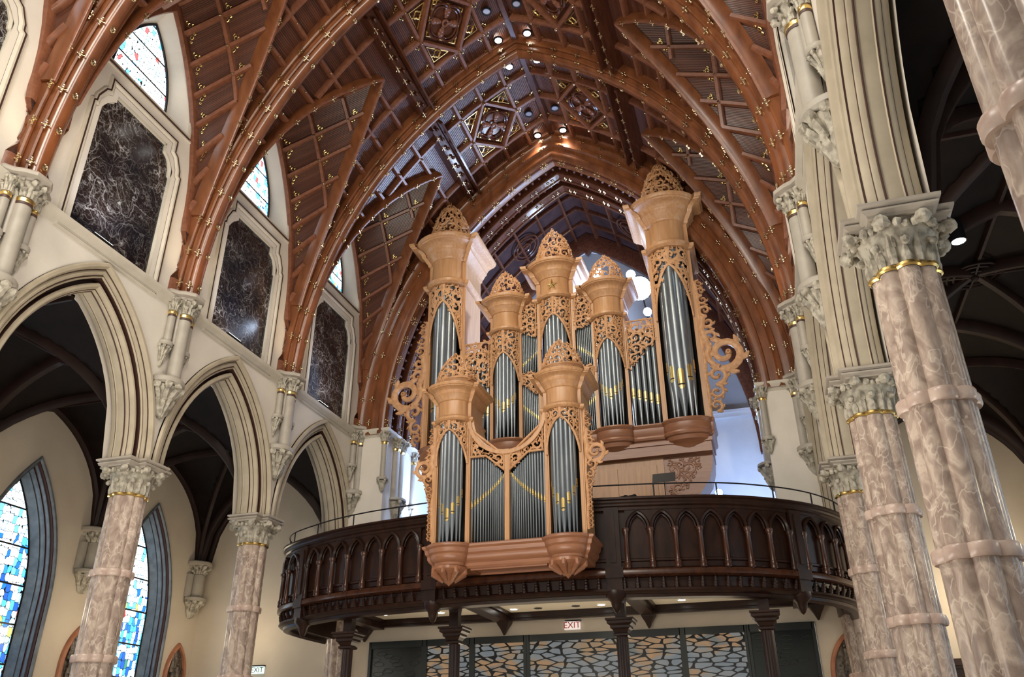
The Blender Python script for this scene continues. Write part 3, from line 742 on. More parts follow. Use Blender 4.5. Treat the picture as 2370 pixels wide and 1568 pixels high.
for k in range(1, 5):
    y = YS[k]
    t = thing('roof_rib', f'brown varnished pointed roof rib with brass studs, {orib[k]}', 'roof rib', (0, y, ZS), 'transverse roof ribs')
    for s in (-1, 1):
        b = MB(); b.surf(lin(.012, 1, 40), RIBP, lambda u, p: arc_pt(p[0], u, s, y+p[1]), capu=True); b.build('arched_brace', RIBW, t)
        for i in range(15):
            u = (i+.6)/15.2
            th = u*acos(C5/11.7); tn = V((-s*sin(th), 0, cos(th))); rn = V((-s*cos(th), 0, -sin(th)))
            if k >= 2:
                place('stud_cluster', STUD, t, arc_pt(11.80, u, s, y-.345), (0, -1, -.1), tn)
                place('stud_cluster', STUD, t, arc_pt(11.66, u, s, y-.20), V((0, -1, 0))+rn, tn)
                place('ring_boss', RINGB, t, arc_pt(11.56, u, s, y), rn, tn)
                
# purlins between ribs
for s in (-1, 1):
    for k in range(1, 5):
        ya, yb = YS[k]+.34, YS[k+1]-.34-(.1 if k == 4 else 0)
        pos = {1: 'over the camera', 2: 'second from the camera', 3: 'third from the camera', 4: 'next to the organ arch'}[k]
        t = thing('purlin', f'dark double-railed purlin with wooden knobs, {SIDE[s]} slope of the ceiling, {pos}', 'beam', tuple(Bp(s, TH_P, ya)), 'ceiling purlins')
        n = Bn(s, TH_P); e = (Bp(s, TH_P+.01, 0)-Bp(s, TH_P, 0)).normalized()
        for o_ in (-.19, .19):
            b = MB(); P = Bp(s, TH_P, 0)+e*o_; b.beam([P+V((0, ya, 0)), P+V((0, yb, 0))], [n]*2, .055, .50); b.build('rail', PURW, t)
        b = MB(); P = Bp(s, TH_P, 0); b.beam([P+V((0, ya, 0)), P+V((0, yb, 0))], [n]*2, .20, .26); b.build('channel', PURW, t)
        for i in range(8):
            yy = ya+(yb-ya)*(i+.5)/8; place('knob', KNOB, t, Bp(s, TH_P, yy)+n*.28, n, (0, 1, 0))
            place('stud_cluster', STUD, t, Bp(s, TH_P, yy+.14)+e*-.19+n*.50, n, (0, 1, 0))
# diagonal (groin) ribs, four per bay
for s in (-1, 1):
    for k in range(1, 5):
        for q in (-1, 1):
            ya = YS[k]; ym = ya+BAY/2
            lb = f'slender diagonal rib, {SIDE[s]} side, bay {["", "over the camera", "second from camera", "third from camera", "beside the organ"][k]}, {"nearer" if q < 0 else "farther"} one of the pair'
            t = thing('diagonal_rib', lb, 'roof rib', tuple(Bp(s, 0, ym+q*(BAY/2-.28))), 'diagonal ribs of the side vaults')
            tt = lin(.20, TH_N, 22)
            pts = [Bp(s, th, ym+q*(BAY/2-yoff(th))) for th in tt]
            nn = [(Bn(s, th)+V((-s*.55, -q*.0, -.1))*.5+V((0, 0, 0))).normalized() for th in tt]
            b = MB(); b.beam(pts, nn, .085, .27, sink=.05); b.build('brace', RIBW, t)
            b = MB(); b.beam([p+n_*.24 for p, n_ in zip(pts, nn)], nn, .045, .08); b.build('edge_roll', BEAMW, t)
            for i in range(6, 22, 2):
                tn = pts[min(i+1, 21)]-pts[i-1]; place('stud_cluster', STUD, t, pts[i]+nn[i]*.31, nn[i], tn)
# rosettes
ro = MB(); gd = MB(); pe = MB()
def qf(a, R, dip=.30): return R*(1-dip*(1-abs(cos(2*a))**.6))
for R_, rr in ((.60, .045), (.50, .03)):
    ro.tube([(qf(a, R_)*cos(a)*1.08, qf(a, R_)*sin(a)*.92, .10) for a in lin(0, 2*pi, 49)], rr, 6, caps=False)
ro.prism([(.92, 0), (0, .72), (-.92, 0), (0, -.72)], .0, .05)
for i in range(4):
    a = i*pi/2+pi/4
    for d, w_ in ((.16, .06), (.26, .10), (.36, .12), (.44, .08)): pe.ball((d*cos(a), d*sin(a), .09), w_, 7, 5, sq=(1, 1, .6))
pe.tube([(.09*cos(a), .09*sin(a), .14) for a in lin(0, 2*pi, 13)], .035, 6, caps=False)
for cx, cy in ((.75, .0), (-.75, 0), (0, .60), (0, -.60)): gd.tube([(cx+qf(a, .07)*cos(a), cy+qf(a, .07)*sin(a), .09) for a in lin(0, 2*pi, 17)], .018, 5, caps=False)
gd.tube([(.86, 0, .07), (0, .67, .07), (-.86, 0, .07), (0, -.67, .07), (.86, 0, .07)], .02, 4)
TRI = []
for (dx, dy) in ((1, 1), (1, -1), (-1, 1), (-1, -1)):
    cx, cy = dx*.75, dy*.62; tri = MB()
    tri.tube([(cx+qf(a, .13)*cos(a), cy+qf(a, .13)*sin(a), .08) for a in lin(0, 2*pi, 17)], .028, 5, caps=False)
    tri.tube([(dx*.95, dy*.28, .06), (dx*.95, dy*.82, .06), (dx*.35, dy*.82, .06), (dx*.95, dy*.28, .06)], .022, 4); tri.tube([(cx, cy+dy*.10, .06), (dx*.75, dy*.82, .06)], .02, 4); TRI.append(tri)
MC = {}
for s in (-1, 1):
    for k in range(1, 5):
        P = Bp(s, TH_P+2*DTH, YS[k]+BAY/2); n = Bn(s, TH_P+2*DTH)
        lb = f'diamond medallion with four-petalled quatrefoil, {SIDE[s]} slope, bay {["", "over the camera", "second from the camera", "third from the camera", "beside the organ"][k]}'
        t = thing('ceiling_rosette', lb, 'ceiling rosette', tuple(P), 'quatrefoil medallions of the ceiling')
        # local X along nave: tangent vector = slope direction
        e = (Bp(s, TH_P+.01, 0)-Bp(s, TH_P, 0)).normalized()
        for nm, mbx, m_ in (('quatrefoil_frame', ro, PURW), ('petals', pe, BEAMW), ('gilt_tracery', gd, GOLD))+tuple(('gilt_spandrel', q, GOLD) for q in TRI):
            if id(mbx) not in MC: MC[id(mbx)] = mesh_of(mbx, nm, m_)
            place(nm, MC[id(mbx)], t, P+n*.03, n, e)
# ceiling downlights beside the ridge
dl = MB(); dl.lathe([(.125, .02), (.15, .0), (.15, .05), (.11, .05)], 0, 0, 20); DLR = mesh_of(dl, 'lamp_ring', IRON)
dl = MB(); dl.lathe([(0, .03), (.125, .03)], 0, 0, 20); DLF = mesh_of(dl, 'lamp_lens', LAMPW)
dl = MB(); dl.lathe([(0, .03), (.125, .03)], 0, 0, 20); DLD = mesh_of(dl, 'lamp_lens', LAMPDIM)
for k in range(2, 5):
    for j in (0, 2, 3):
        for s in (-1, 1):
            th = TH_P+3.45*DTH; P = Bp(s, th, YS[k]+BAY*(j+.5)/4); lit = j != 2
            bay = ["", "", "second from the camera", "third from the camera", "nearest the organ"][k]
            lb = f'{"lit" if lit else "unlit"} round downlight {SIDE[s]} of the ridge, {"near" if j == 0 else "far" if j == 3 else "middle"} coffer of the bay {bay}'
            t = thing('downlight', lb, 'ceiling light', tuple(P), 'downlights along the ridge')
            n = V((0, 0, -1)); P = P+V((0, -.0, -.02))
            place('lamp_ring', DLR, t, P+n*.05, n, (0, 1, 0)); place('lamp_lens', DLF if lit else DLD, t, P+n*.05, n, (0, 1, 0))
            if lit: lamp('SPOT', 'downlight_beam', P+n*.25, P+V((0, 0, -5)), 260, (1, .86, .68), .1, spot=95, blend=.8)

# ------------------------------------------------------------------ aisles
AX0, AX1, AZS, AZT = XW+.68, 12.3, 7.25, 10.12
LW, LH, LZ = 1.26, 3.3, 5.2                   # lancet outer outline: half width, rise, springing
def arch01(u, H): u = min(max(u, 0), 1); return pah(1, 1.35, 2*u-1)/1.35*H
for s in (-1, 1):
    w = MB()
    for k in range(0, 6):
        ya = YS[k]; ym = ya+BAY/2
        if k == 5: w.box(s*AX1, s*AX1+s*.1, ya, Y1, 0, AZT+.3); continue
        for y1_, y2_ in zip(lin(-BAY/2, BAY/2, 47)[:-1], lin(-BAY/2, BAY/2, 47)[1:]):
            m = (y1_+y2_)/2
            if abs(m) < LW:
                w.surf([y1_, y2_], [0, 1], lambda u, v: (s*AX1, ym+u, v*1.2))
                w.surf([y1_, y2_], [0, 1], lambda u, v: (s*AX1, ym+u, LZ+pah(LW, LH, u) if not v else AZT+.3))
            else: w.surf([y1_, y2_], [0, 1], lambda u, v: (s*AX1, ym+u, v*(AZT+.3)))
    struct(f'wall_aisle_{SIDE[s]}', w, PLASTER_TAN, smooth=False)
    v = MB(); rb = MB()
    nx, ny = 25, 25
    def vz(x, y, k):
        u = (x-AX0)/(AX1-AX0); q = (y-YS[k])/BAY if k < 5 else 0
        return AZS+max(arch01(u, AZT-AZS), arch01(q, AZT-AZS-.1))
    for k in range(0, 5):
        v.surf(lin(AX0, AX1+.05, nx), lin(YS[k], YS[k+1], ny), lambda x, y: (s*x, y, vz(x, y, k)))
    v.surf(lin(AX0, AX1, nx), [YS[5], Y1], lambda x, y: (s*x, y, AZS+arch01((x-AX0)/(AX1-AX0), AZT-AZS)))
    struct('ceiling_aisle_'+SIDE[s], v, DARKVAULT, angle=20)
    for k in range(0, 6):                      # transverse, wall and diagonal ribs
        P = [V((s*x, YS[k], AZS+arch01((x-AX0)/(AX1-AX0), AZT-AZS))) for x in lin(AX0, AX1, 25)]
        C = V((s*(AX0+AX1)/2, YS[k], AZS)); rb.beam(P, [(C-p).normalized() for p in P], .13, .22)
        if k < 5:
            ym = YS[k]+BAY/2
            P = [V((s*(AX1-.02), YS[k]+BAY*u, AZS+arch01(u, AZT-AZS-.1))) for u in lin(0, 1, 25)]; C = V((s*AX1, ym, AZS-.5)); rb.beam(P, [(C-p).normalized() for p in P], .12, .16)
            for d in (0, 1):
                P = [V((s*(AX0+(AX1-AX0)*u), YS[k]+BAY*(u if d else 1-u), AZS+arch01(u, AZT-AZS))) for u in lin(0, 1, 25)]
                C = V((s*(AX0+AX1)/2, ym, AZS-1)); rb.beam(P, [(C-p).normalized() for p in P], .085, .17)
            P = [V((s*x, ym, AZT-.05)) for x in (AX0, AX1)]; rb.beam(P, [V((0, 0, -1))]*2, .05, .12)
            P = [V((s*(AX0+AX1)/2, y_, AZT)) for y_ in (YS[k], YS[k+1])]; rb.beam(P, [V((0, 0, -1))]*2, .05, .12)
    P = [V((s*x, Y1-.05, AZS+arch01((x-AX0)/(AX1-AX0), AZT-AZS))) for x in lin(AX0, AX1, 25)]
    C = V((s*(AX0+AX1)/2, Y1, AZS)); rb.beam(P, [(C-p).normalized() for p in P], .12, .2)
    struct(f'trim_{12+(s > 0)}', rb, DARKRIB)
    # vault boss rosettes
    for k in range(1, 5):
        b = MB(); c = V((s*(AX0+AX1)/2, YS[k]+BAY/2, AZT-.15))
        for R_ in (.5, .38, .2): b.tube([c+V((R_*cos(a), R_*sin(a), 0)) for a in lin(0, 2*pi, 17)], .03, 5, caps=False)
        for i in range(8): b.tube([c+V((.1*cos(a_), .1*sin(a_), -.02)) for a_ in [i*pi/4]]+[c+V((.5*cos(i*pi/4), .5*sin(i*pi/4), 0))], .025, 4)
        b.ball(c+V((0, 0, -.03)), .08, 8, 5)
        tag(b.build('vault_boss', DARKRIB), f'dark wooden wheel boss of the {SIDE[s]} aisle vault, {ordw[k]}', 'vault boss', 'aisle vault bosses')
    # lancets
    for k in range(1, 5):
        ym = YS[k]+BAY/2; T = lin(-1, 1, 25)
        def outl(w_, h_, z_): return [(-w_, 1.2)]+[(y, z_+z) for y, z in [pa(w_, h_, u) for u in T]]+[(w_, 1.2)]
        lo = outl(LW, LH, LZ)
        sill = MB(); sill.box(s*AX1, s*(AX1+.5), ym-LW, ym+LW, 1.1, 1.2)
        wn = struct(f'window_{(10 if s < 0 else 14)+k}', sill, JAMB)
        prof = [(0, 0), (.03, -.05), (.07, -.06), (.09, .0), (-.01, .02), (-.03, .08), (-.06, .07), (-.08, .13), (-.085, .19), (-.11, .17), (-.13, .22), (-.145, .30), (-.17, .29), (-.19, .35), (-.27, .52)]
        b = MB(); 
        closed_sweep(b, lo[::-1], prof, lambda y, z, d: (s*(AX1+d), ym+y, z), [0, 0, 0, 1, 1, 0, 0, 1, 1, 0, 0, 1, 0, 0, 0])
        b.build('moulded_jamb', [JAMB, JAMB_RED], wn)
        R = (LW*LW+LH*LH)/(2*LW); gi = [(y, LZ+z) for y, z in [pa(LW, LH, u, .25) for u in T]]
        gl_ = [(-LW+.25, 1.4)]+gi+[(LW-.25, 1.4)]
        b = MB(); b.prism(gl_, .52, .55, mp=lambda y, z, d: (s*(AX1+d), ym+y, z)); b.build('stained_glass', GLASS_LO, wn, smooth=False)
        b = MB(); closed_sweep(b, gl_[::-1], [(0, .50), (-.05, .50), (-.05, .52)], lambda y, z, d: (s*(AX1+d), ym+y, z)); b.build('dark_border', IRON, wn)
    # vault corbels on the outer wall
    for k in range(1, 6):
        yy = YS[k] if k < 5 else Y1-.45
        lb = f'grey corbelled half shaft under the aisle vault, {SIDE[s]} outer wall, {ows[k].replace(", on the crossing pier", "")}'
        if k == 1 or (s > 0 and k == 1):
            t = thing('vault_corbel', lb, 'corbel', (s*AX1, yy, 5.6), 'aisle vault corbels')
            a0, a1 = (pi/2, 3*pi/2) if s > 0 else (-pi/2, pi/2)
            b = MB(); b.lathe([(.20, 6.15), (.20, 6.85)], s*(AX1-.12), yy, 18, a0=a0-.3, a1=a1+.3); b.lathe([(.13, 6.15), (.13, 6.85)], s*(AX1-.02), yy-.3, 12); b.lathe([(.13, 6.15), (.13, 6.85)], s*(AX1-.02), yy+.3, 12); b.build('shaft', SHAFT, t)
            b = MB(); half_disc(b, s*(AX1-.05), yy, .40, 6.04, 6.16, a0, a1); b.build('shelf', SHAFT, t)
            b = MB(); carved_corbel(b, s*AX1, yy, 6.04, .5, .36, s, a0, a1); b.build('carved_corbel', CARVE, t)
            b = MB(); small_cap(b, s*(AX1-.12), yy, 6.86, 7.12, .17); b.build('carved_capital', CARVE, t)
            b = MB(); half_disc(b, s*(AX1-.02), yy, .46, 7.12, 7.26, a0, a1); b.build('abacus', ABACUS, t); vc = t
        else: dup(vc, (s*AX1, yy, 5.6), lb)
# end wall of nave and aisles
w = MB()
for s in (-1, 1):
    w.box(s*6.20, s*(AX1+.1), Y1, Y1+.25, 0, 5.4)
    w.box(s*(XW+.0), s*(AX1+.1), Y1, Y1+.25, 5.4, AZT+.6)
w.box(-6.2, 6.2, Y1, Y1+.25, 4.63, 5.4)
struct('wall_end', w, PLASTER_TAN, smooth=False)
# crossing piers
PX = 5.75
for s in (-1, 1):
    w = MB(); w.box(s*PX, s*XW, 22.42, 24.6, 5.4, 10.75); w.box(s*XW, s*(XW+.6), 22.9, 28.4, 5.4, 13)
    struct(f'wall_crossing_{SIDE[s]}', w, PLASTER, smooth=False)
    pr = [(0, 10.72), (.03, 10.74), (.05, 10.80), (.12, 10.86), (.15, 10.92), (.15, 10.97), (.10, 11.0), (0, 11.02), (-.4, 11.02)]
    b = MB(); path = [(XW, 22.42, 0, -1), (PX, 22.42, -1, -1), (PX, 24.6, -1, 1), (6.2, 24.6, -1, 1), (6.2, 28.3, -1, 0)]
    b.surf(path, pr, lambda q, p: (s*(q[0]+q[2]*p[0]), q[1]+q[3]*p[0], p[1]))
    struct('trim_'+str(14+(s > 0)), b, STONE_PALE)
    for i, (x, y, z0, r, lb) in enumerate([(PX+.0, 22.36, 9.35, .095, 'on the front corner of the crossing pier'), (PX-.02, 23.3, 8.9, .15, 'on the inner face of the crossing pier'),
                                        (PX-.02, 24.55, 9.0, .10, 'on the far corner of the crossing pier')]):
        t = thing('corner_shaft', f'slim corbelled shaft {lb}, {SIDE[s]} side', 'wall shaft', (s*x, y, z0-.5), 'crossing pier shafts')
        for dd in ((0,) if i != 1 else (-.16, .16)):
            b = MB(); b.lathe([(r, z0), (r, 10.5)], s*x, y+dd, 16); b.build('shaft', SHAFT, t)
            b = MB(); b.lathe([(r, 10.42), (r*1.15, 10.44), (r*1.15, 10.5), (r, 10.52)], s*x, y+dd, 16); b.build('gilt_ring', GOLD, t)
            b = MB(); small_cap(b, s*x, y+dd, 10.5, 10.84, r); b.build('carved_capital', CARVE, t)
        rr = .19 if i != 1 else .36
        b = MB(); half_disc(b, s*x, y, rr, z0-.1, z0, 0, 2*pi, n=18); b.build('shelf', SHAFT, t)
        b = MB(); carved_corbel(b, s*x, y, z0-.1, rr*1.9, rr*.9, s, 0, 2*pi); b.build('carved_corbel', CARVE, t)
# great moulded arch in front of the loft
YA = 22.40
t = thing('organ_arch', 'wide stepped wooden arch with rows of brass studs framing the organ loft', 'arch', (0, YA, ZS))
prf = [(12.2, 0), (11.9, 0), (11.88, -.05), (11.80, -.07), (11.74, -.03), (11.55, -.03), (11.53, -.10), (11.42, -.12), (11.37, -.05), (11.15, -.05), (11.12, -.12), (11.0, -.14), (10.9, -.10), (10.86, -.02), (10.86, .34)]
SO = [(11.06, .36), (11.06, .72), (10.84, .74), (10.84, 1.12), (11.06, 1.14), (11.06, 1.46), (10.84, 1.48), (10.84, 1.9), (11.3, 1.92), (11.3, 2.0)]
for s in (-1, 1):
    b = MB(); b.surf(lin(0, 1, 41), prf, lambda u, p: arc_pt(p[0], u, s, YA+p[1])); b.build('front_moulding', RIBW, t)
    b = MB(); b.surf(lin(0, 1, 41), SO, lambda u, p: arc_pt(p[0], u, s, YA+p[1])); b.build('stepped_soffit', PURW, t)
    for rr_, yy in ((11.0, .36), (10.83, .75), (10.83, 1.11), (10.83, 1.49), (10.83, 1.89), (10.86, .02)):
        b = MB(); b.tube([arc_pt(rr_, u, s, YA+yy) for u in lin(.0, .998, 40)], .045, 8); b.build('varnished_roll', ROLL, t)
    for i in range(16):
        u = (i+.5)/16; th = u*acos(C5/11.0); tn = V((-s*sin(th), 0, cos(th))); rn = V((-s*cos(th), 0, -sin(th)))
        place('stud_cluster', STUD, t, arc_pt(11.78, u, s, YA-.09), (0, -1, 0), tn)
        place('stud_cluster', STUD, t, arc_pt(11.42, u, s, YA-.13), (0, -1, 0), tn)
        place('stud_rosette', STUD2, t, arc_pt(10.84, u, s, YA+.02), rn+V((0, -1, 0)), tn)
        
    b = MB()
    for i in range(40):
        u = (i+.5)/40; th = u*acos(C5/11.0); rn = V((-s*cos(th), 0, -sin(th)))
        for yy in (.54, 1.30): b.ball(arc_pt(10.95, u, s, YA+yy), .06, 6, 4, sq=(1, 1.6, 1))
    b.build('modillions', PURW, t, kind='stuff')
    for yy in (.93, 1.69):
        b = MB()
        for i in range(16):
            u = (i+.5)/16; th = u*acos(C5/11.0); rn = V((-s*cos(th), 0, -sin(th))); tn = V((-s*sin(th), 0, cos(th)))
            P = arc_pt(10.80, u, s, YA+yy)
            for a_, c_, r_ in ((0, -.13, .03), (0, -.07, .035), (0, .07, .035), (0, .13, .03), (.08, .1, .025), (-.08, .1, .025), (.08, -.1, .025), (-.08, -.1, .025)):
                b.ball(P+V((0, a_, 0))+tn*c_, r_, 6, 4)
        b.build('inner_stud_row', BRASS, t, kind='stuff')
# organ loft
w = MB()
for s in (-1, 1):
    w.surf([24.5, 28.4], [5.4, 11.2], lambda y, z: (s*6.2, y, z))
w.surf([-6.9, 6.9], [5.4, 12.35], lambda x, z: (x, 28.3, z))
struct('wall_loft', w, LOFTP, smooth=False)
w = MB(); w.box(-6.9, 6.9, 28.3, 28.4, 12.3, 22); 
T = lin(-1, 1, 33)
struct('wall_loft_gable', w, LOFTP, smooth=False)
b = MB(); b.surf(T, [(-.0, .0), (.0, -.14), (.08, -.18), (.2, -.17), (.26, -.08), (.34, -.06), (.36, .0)], lambda u, p: (lambda q: (q[0], 28.3+p[1], 12.4+q[1]))(pa(6.05, 8.1, u, p[0])))
b.box(-6.2, 6.2, 28.1, 28.3, 12.25, 12.4); b.box(-6.2, 6.2, 28.04, 28.3, 12.40, 12.50)
struct('trim_16', b, LOFTP)
b = MB(); b.prism([(x, 12.5+z) for x, z in [pa(5.7, 7.7, u) for u in T]], 28.27, 28.29, mp=lambda x, z, y: (x, y, z)); struct('trim_17', b, LOFTG, smooth=False)
v = MB(); g = MB()
for s in (-1, 1):
    v.surf(lin(0, 1, 25), [24.3, 28.4], lambda u, y: arc_pt(11.35, u, s, y), uvf=lambda u, y: (y, u*12))
    for i in range(1, 12):
        u = i/11.5; P = arc_pt(11.35, u, s, 0); n = V((-s*cos(u*1.1), 0, -sin(u*1.1))); g.beam([P+V((0, 24.3, 0)), P+V((0, 28.3, 0))], [n]*2, .07, .16)
    for y in (25.2, 26.1, 27.1):
        uu = lin(0, 1, 20); g.beam([arc_pt(11.35, u, s, y) for u in uu], [(-s*cos(u*1.1) if u < 1 else 0, 0, -sin(u*1.1) if u < 1 else -1) for u in uu], .06, .14)
    uu = lin(0, 1, 24); g.beam([arc_pt(11.3, u, s, 28.1) for u in uu], [(-s*cos(u*1.1) if u < 1 else 0, 0, -sin(u*1.1) if u < 1 else -1.6) for u in uu], .16, .62)
    cc = arc_pt(11.2, .80, s, 26.1); n = V((-s*cos(.88), 0, -sin(.88))); e = V((0, 1, 0)); f_ = n.cross(e)
    for R_ in (.6, .45, .2): g.tube([cc+e*(R_*cos(a))+f_*(R_*sin(a)) for a in lin(0, 2*pi, 21)], .04, 5, caps=False)
struct('ceiling_loft', v, mat('loft_vault_wood', rough=.6, spec=.2, build=noisy((.028, .013, .012), (.045, .02, .018), 3)), angle=20); struct('trim_18', g, PURW)
# loft spot lamps
loft = [((1480, 668), 26.3, .42, 'largest, dazzling'), ((1460, 636), 27.0, .17, 'small upper'), ((1382, 632), 27.0, .2, 'small one behind a crown'), ((1499, 722), 25.4, .14, 'low one above the crest')]
RI = M.to_3x3()
def px2w(px, py, y):
    d = RI @ V(((px-1185)/FPX, -(py-784)/FPX, -1)); return CAMP+d*((y-CAMP.y)/d.y)
for (p, y, r, lb) in loft:
    c = px2w(*p, y); t = thing('spot_lamp', f'bright cool white spot lamp in the organ loft, {lb}', 'lamp', tuple(c), 'loft lamps')
    d = (V((1.5, 12, 8))-c).normalized(); 
    b = MB(); b.lathe([(0, .0), (r, .0), (r*1.05, .02)], 0, 0, 20); o = mesh_of(b, 'lens', LAMPB); place('lens', o, t, c, d, (0, 0, 1))
    b = MB(); b.lathe([(r*1.05, .03), (r*1.12, .0), (r*1.0, -.25), (r*.5, -.4), (0, -.42)], 0, 0, 20); o = mesh_of(b, 'housing', IRON); place('housing', o, t, c, d, (0, 0, 1))
    b = MB(); b.tube([c-d*.3, V((c.x, 28.25, c.z-.2))], .03, 6); b.build('bracket', IRON, t)

# ------------------------------------------------------------------ balcony
HP = [(0, 17.55), (1, 17.57), (2, 17.68), (3, 17.85), (4, 18.08), (4.8, 18.40), (5.6, 18.92), (6.2, 19.45), (6.7, 20.1), (7.1, 20.9), (7.3, 21.7), (7.38, 22.5), (7.38, 23.15)]
def catmull(P, n=8):
    out = []
    for i in range(len(P)-1):
        p0, p1, p2, p3 = P[max(i-1, 0)], P[i], P[i+1], P[min(i+2, len(P)-1)]
        for j in range(n):
            t = j/n; out.append(tuple(.5*(2*p1[a]+(p2[a]-p0[a])*t+(2*p0[a]-5*p1[a]+4*p2[a]-p3[a])*t*t+(3*p1[a]-p0[a]-3*p2[a]+p3[a])*t**3) for a in (0, 1)))
    out.append(P[-1]); return out
hc = catmull([(-1, 17.57)]+HP)[8:]
HL = [(0, 17.55), (1, 17.57), (2, 17.68), (3, 17.83), (4, 18.03), (5, 18.35), (5.9, 18.78), (6.7, 19.25), (7.2, 19.75), (7.5, 20.4), (7.62, 21.3), (7.65, 22.2), (7.65, 23.15)]
hl = catmull([(-1, 17.57)]+HL)[8:]
BP = [(-x, y) for x, y in reversed(hl[1:])]+hc
SL = [0]
for a, c in zip(BP[:-1], BP[1:]): SL.append(SL[-1]+math.hypot(c[0]-a[0], c[1]-a[1]))
MIDL = SL[len(hl)-1]; SL = [q-MIDL for q in SL]; UMAX = SL[-1]
def BF(u):
    import bisect
    i = min(max(bisect.bisect(SL, u)-1, 0), len(SL)-2); t = (u-SL[i])/(SL[i+1]-SL[i])
    a, c = V(BP[i]), V(BP[i+1]); d = (c-a).normalized(); return a.lerp(c, t), V((d.y, -d.x))
def BQ(u, out, z):
    p, n = BF(u); p = p+n*out; return V((p.x, p.y, z))
UU = lin(-UMAX, UMAX, 121)
bal = thing('organ_balcony', 'dark walnut gallery with bow front and carved pointed arcading below the organ', 'balcony', (0, 17.5, 4.6))
def sweepB(name, prof, m, us=UU, **k):
    b = MB(); b.surf(us, prof, lambda u, p: BQ(u, p[0], p[1])); return b.build(name, m, bal, **k)
sweepB('top_cornice', [(-.30, 6.72), (.05, 6.72), (.09, 6.70), (.09, 6.66), (.05, 6.64), (.05, 6.60), (.02, 6.57), (.02, 6.53), (-.02, 6.50), (-.02, 6.44), (-.10, 6.42)], WALNUT)
sweepB('parapet_panel', [(-.10, 6.46), (-.10, 5.40), (-.07, 5.38), (-.07, 5.34), (-.10, 5.32), (-.10, 5.22), (.02, 5.18)], WALNUT)
sweepB('sill_moulding', [(-.10, 5.22), (.03, 5.16), (.05, 5.13), (.05, 5.04), (.0, 5.01), (-.06, 5.0)], WALNUT_RED)
sweepB('frieze', [(-.06, 5.01), (-.12, 4.99), (-.12, 4.80), (-.04, 4.77), (-.02, 4.72), (-.06, 4.68), (-.14, 4.66), (-.16, 4.60), (-.30, 4.57), (-.34, 4.62), (-.34, 4.70), (-.50, 4.74), (-.54, 4.70), (-.60, 4.70), (-.62, 5.24)], WALNUT)
sweepB('parapet_back', [(-.30, 6.72), (-.30, 5.55)], WALNUT)
b = MB(); n_ = 78
for i in range(n_):
    u = -UMAX+2*UMAX*(i+.5)/n_; p, nn = BF(u); nn3 = V((nn.x, nn.y, 0)); tt = V((-nn.y, nn.x, 0))
    for z, w_, o_ in ((4.97, .030, -.04), (4.92, .045, -.05), (4.86, .055, -.07), (4.81, .06, -.09)): b.ball(V((p.x, p.y, z))+nn3*o_, w_, 6, 4)
b.build('bracket_course', WALNUT, bal, kind='stuff')
secs = [(2.42, 5.86+.28, 7), (6.55, UMAX-.1, 7)]
for sg in (-1, 1):
    for (u0, u1, n) in secs:
        L_ = (u1-u0)/n
        for i in range(n+1):
            u = sg*(u0+L_*i)
            if i < n:
                arches = MB(); um = sg*(u0+L_*(i+.5)); hw = L_/2-.03
                T = lin(-1, 1, 13)
                for e, o_, r_ in ((0, .005, .036), (.055, -.04, .022)):
                    arches.tube([BQ(um+pa(hw, .36, q, e)[0], o_, 6.03+pa(hw, .36, q, e)[1]) for q in T], r_, 5)
                vs = lin(-L_/2, L_/2, 15)
                arches.surf(vs, [0, 1], lambda q, v: BQ(um+q, -.035, 6.46 if v else 6.03+pah(hw, .36, q)))
                arches.build('pointed_arch', WALNUT, bal)
            p = BQ(u, -.01, 0)
            b = MB(); b.lathe([(.08, 5.17), (.08, 5.21), (.07, 5.24), (.08, 5.29), (.066, 5.33), (.058, 5.36), (.052, 5.88), (.060, 5.90), (.062, 5.94), (.085, 5.97), (.085, 6.03)], p.x, p.y, 12)
            b.lathe([(.045, 5.05), (.05, 5.17)], p.x, p.y, 8); b.build('colonnette', WALNUT_RED if i < n else WALNUT, bal)
for sg in (-1, 1):
    for u in (2.12, 6.35):
        for (a, c, d0, d1, z0, z1) in ((-.16, .16, -.1, .02, 4.72, 6.5), (-.19, .19, -.1, .06, 4.98, 5.2), (-.06, .06, -.1, .045, 5.3, 6.4)):
            b = MB() if (a == -.16) else b
            p = [BQ(sg*u+q, o_, 0) for q, o_ in ((a, d0), (c, d0), (c, d1), (a, d1))]
            b.prism([(q.x, q.y) for q in p], z0, z1)
        p = BQ(sg*u, -.2, 0); b.lathe([(.0, 4.28), (.05, 4.32), (.10, 4.42), (.12, 4.52), (.22, 4.62), (.24, 4.74)], p.x, p.y, 12)
        b.build('pier_panel', WALNUT, bal)
# soffit, floor
b = MB(); b.surf(UU, [0, 1], lambda u, v: (lambda q: V((q.x, q.y+(Y1-q.y)*v, 5.22)) )(BQ(u, -.60, 5.22))); b.build('soffit', SOFFIT, bal, smooth=False)
b = MB(); b.surf(UU, [0, 1], lambda u, v: (lambda q: V((q.x, q.y+(22.35-q.y)*v if q.y < 22.35 else q.y, 5.58)))(BQ(u, -.3, 5.58))); b.box(-5.7, 5.7, 22.35, 28.25, 5.5, 5.58); b.build('floor_deck', WALNUT, bal, smooth=False)
b = MB(); b.box(-6.9, 6.9, Y1-.28, Y1-.0, 5.08, 5.25); b.box(-6.9, 6.9, Y1-.20, Y1-.0, 5.02, 5.08)
for x in (-2.02, 2.02, -5.9, 5.9):
    y0 = 18.3 if abs(x) < 3 else 19.9; b.box(x-.17, x+.17, y0, Y1-.1, 4.96, 5.23); b.box(x-.24, x+.24, y0, Y1-.1, 5.12, 5.23)
b.box(-5.2, 5.2, 18.84, 19.16, 4.86, 5.23); b.box(-5.2, 5.2, 18.72, 19.28, 5.08, 5.23)
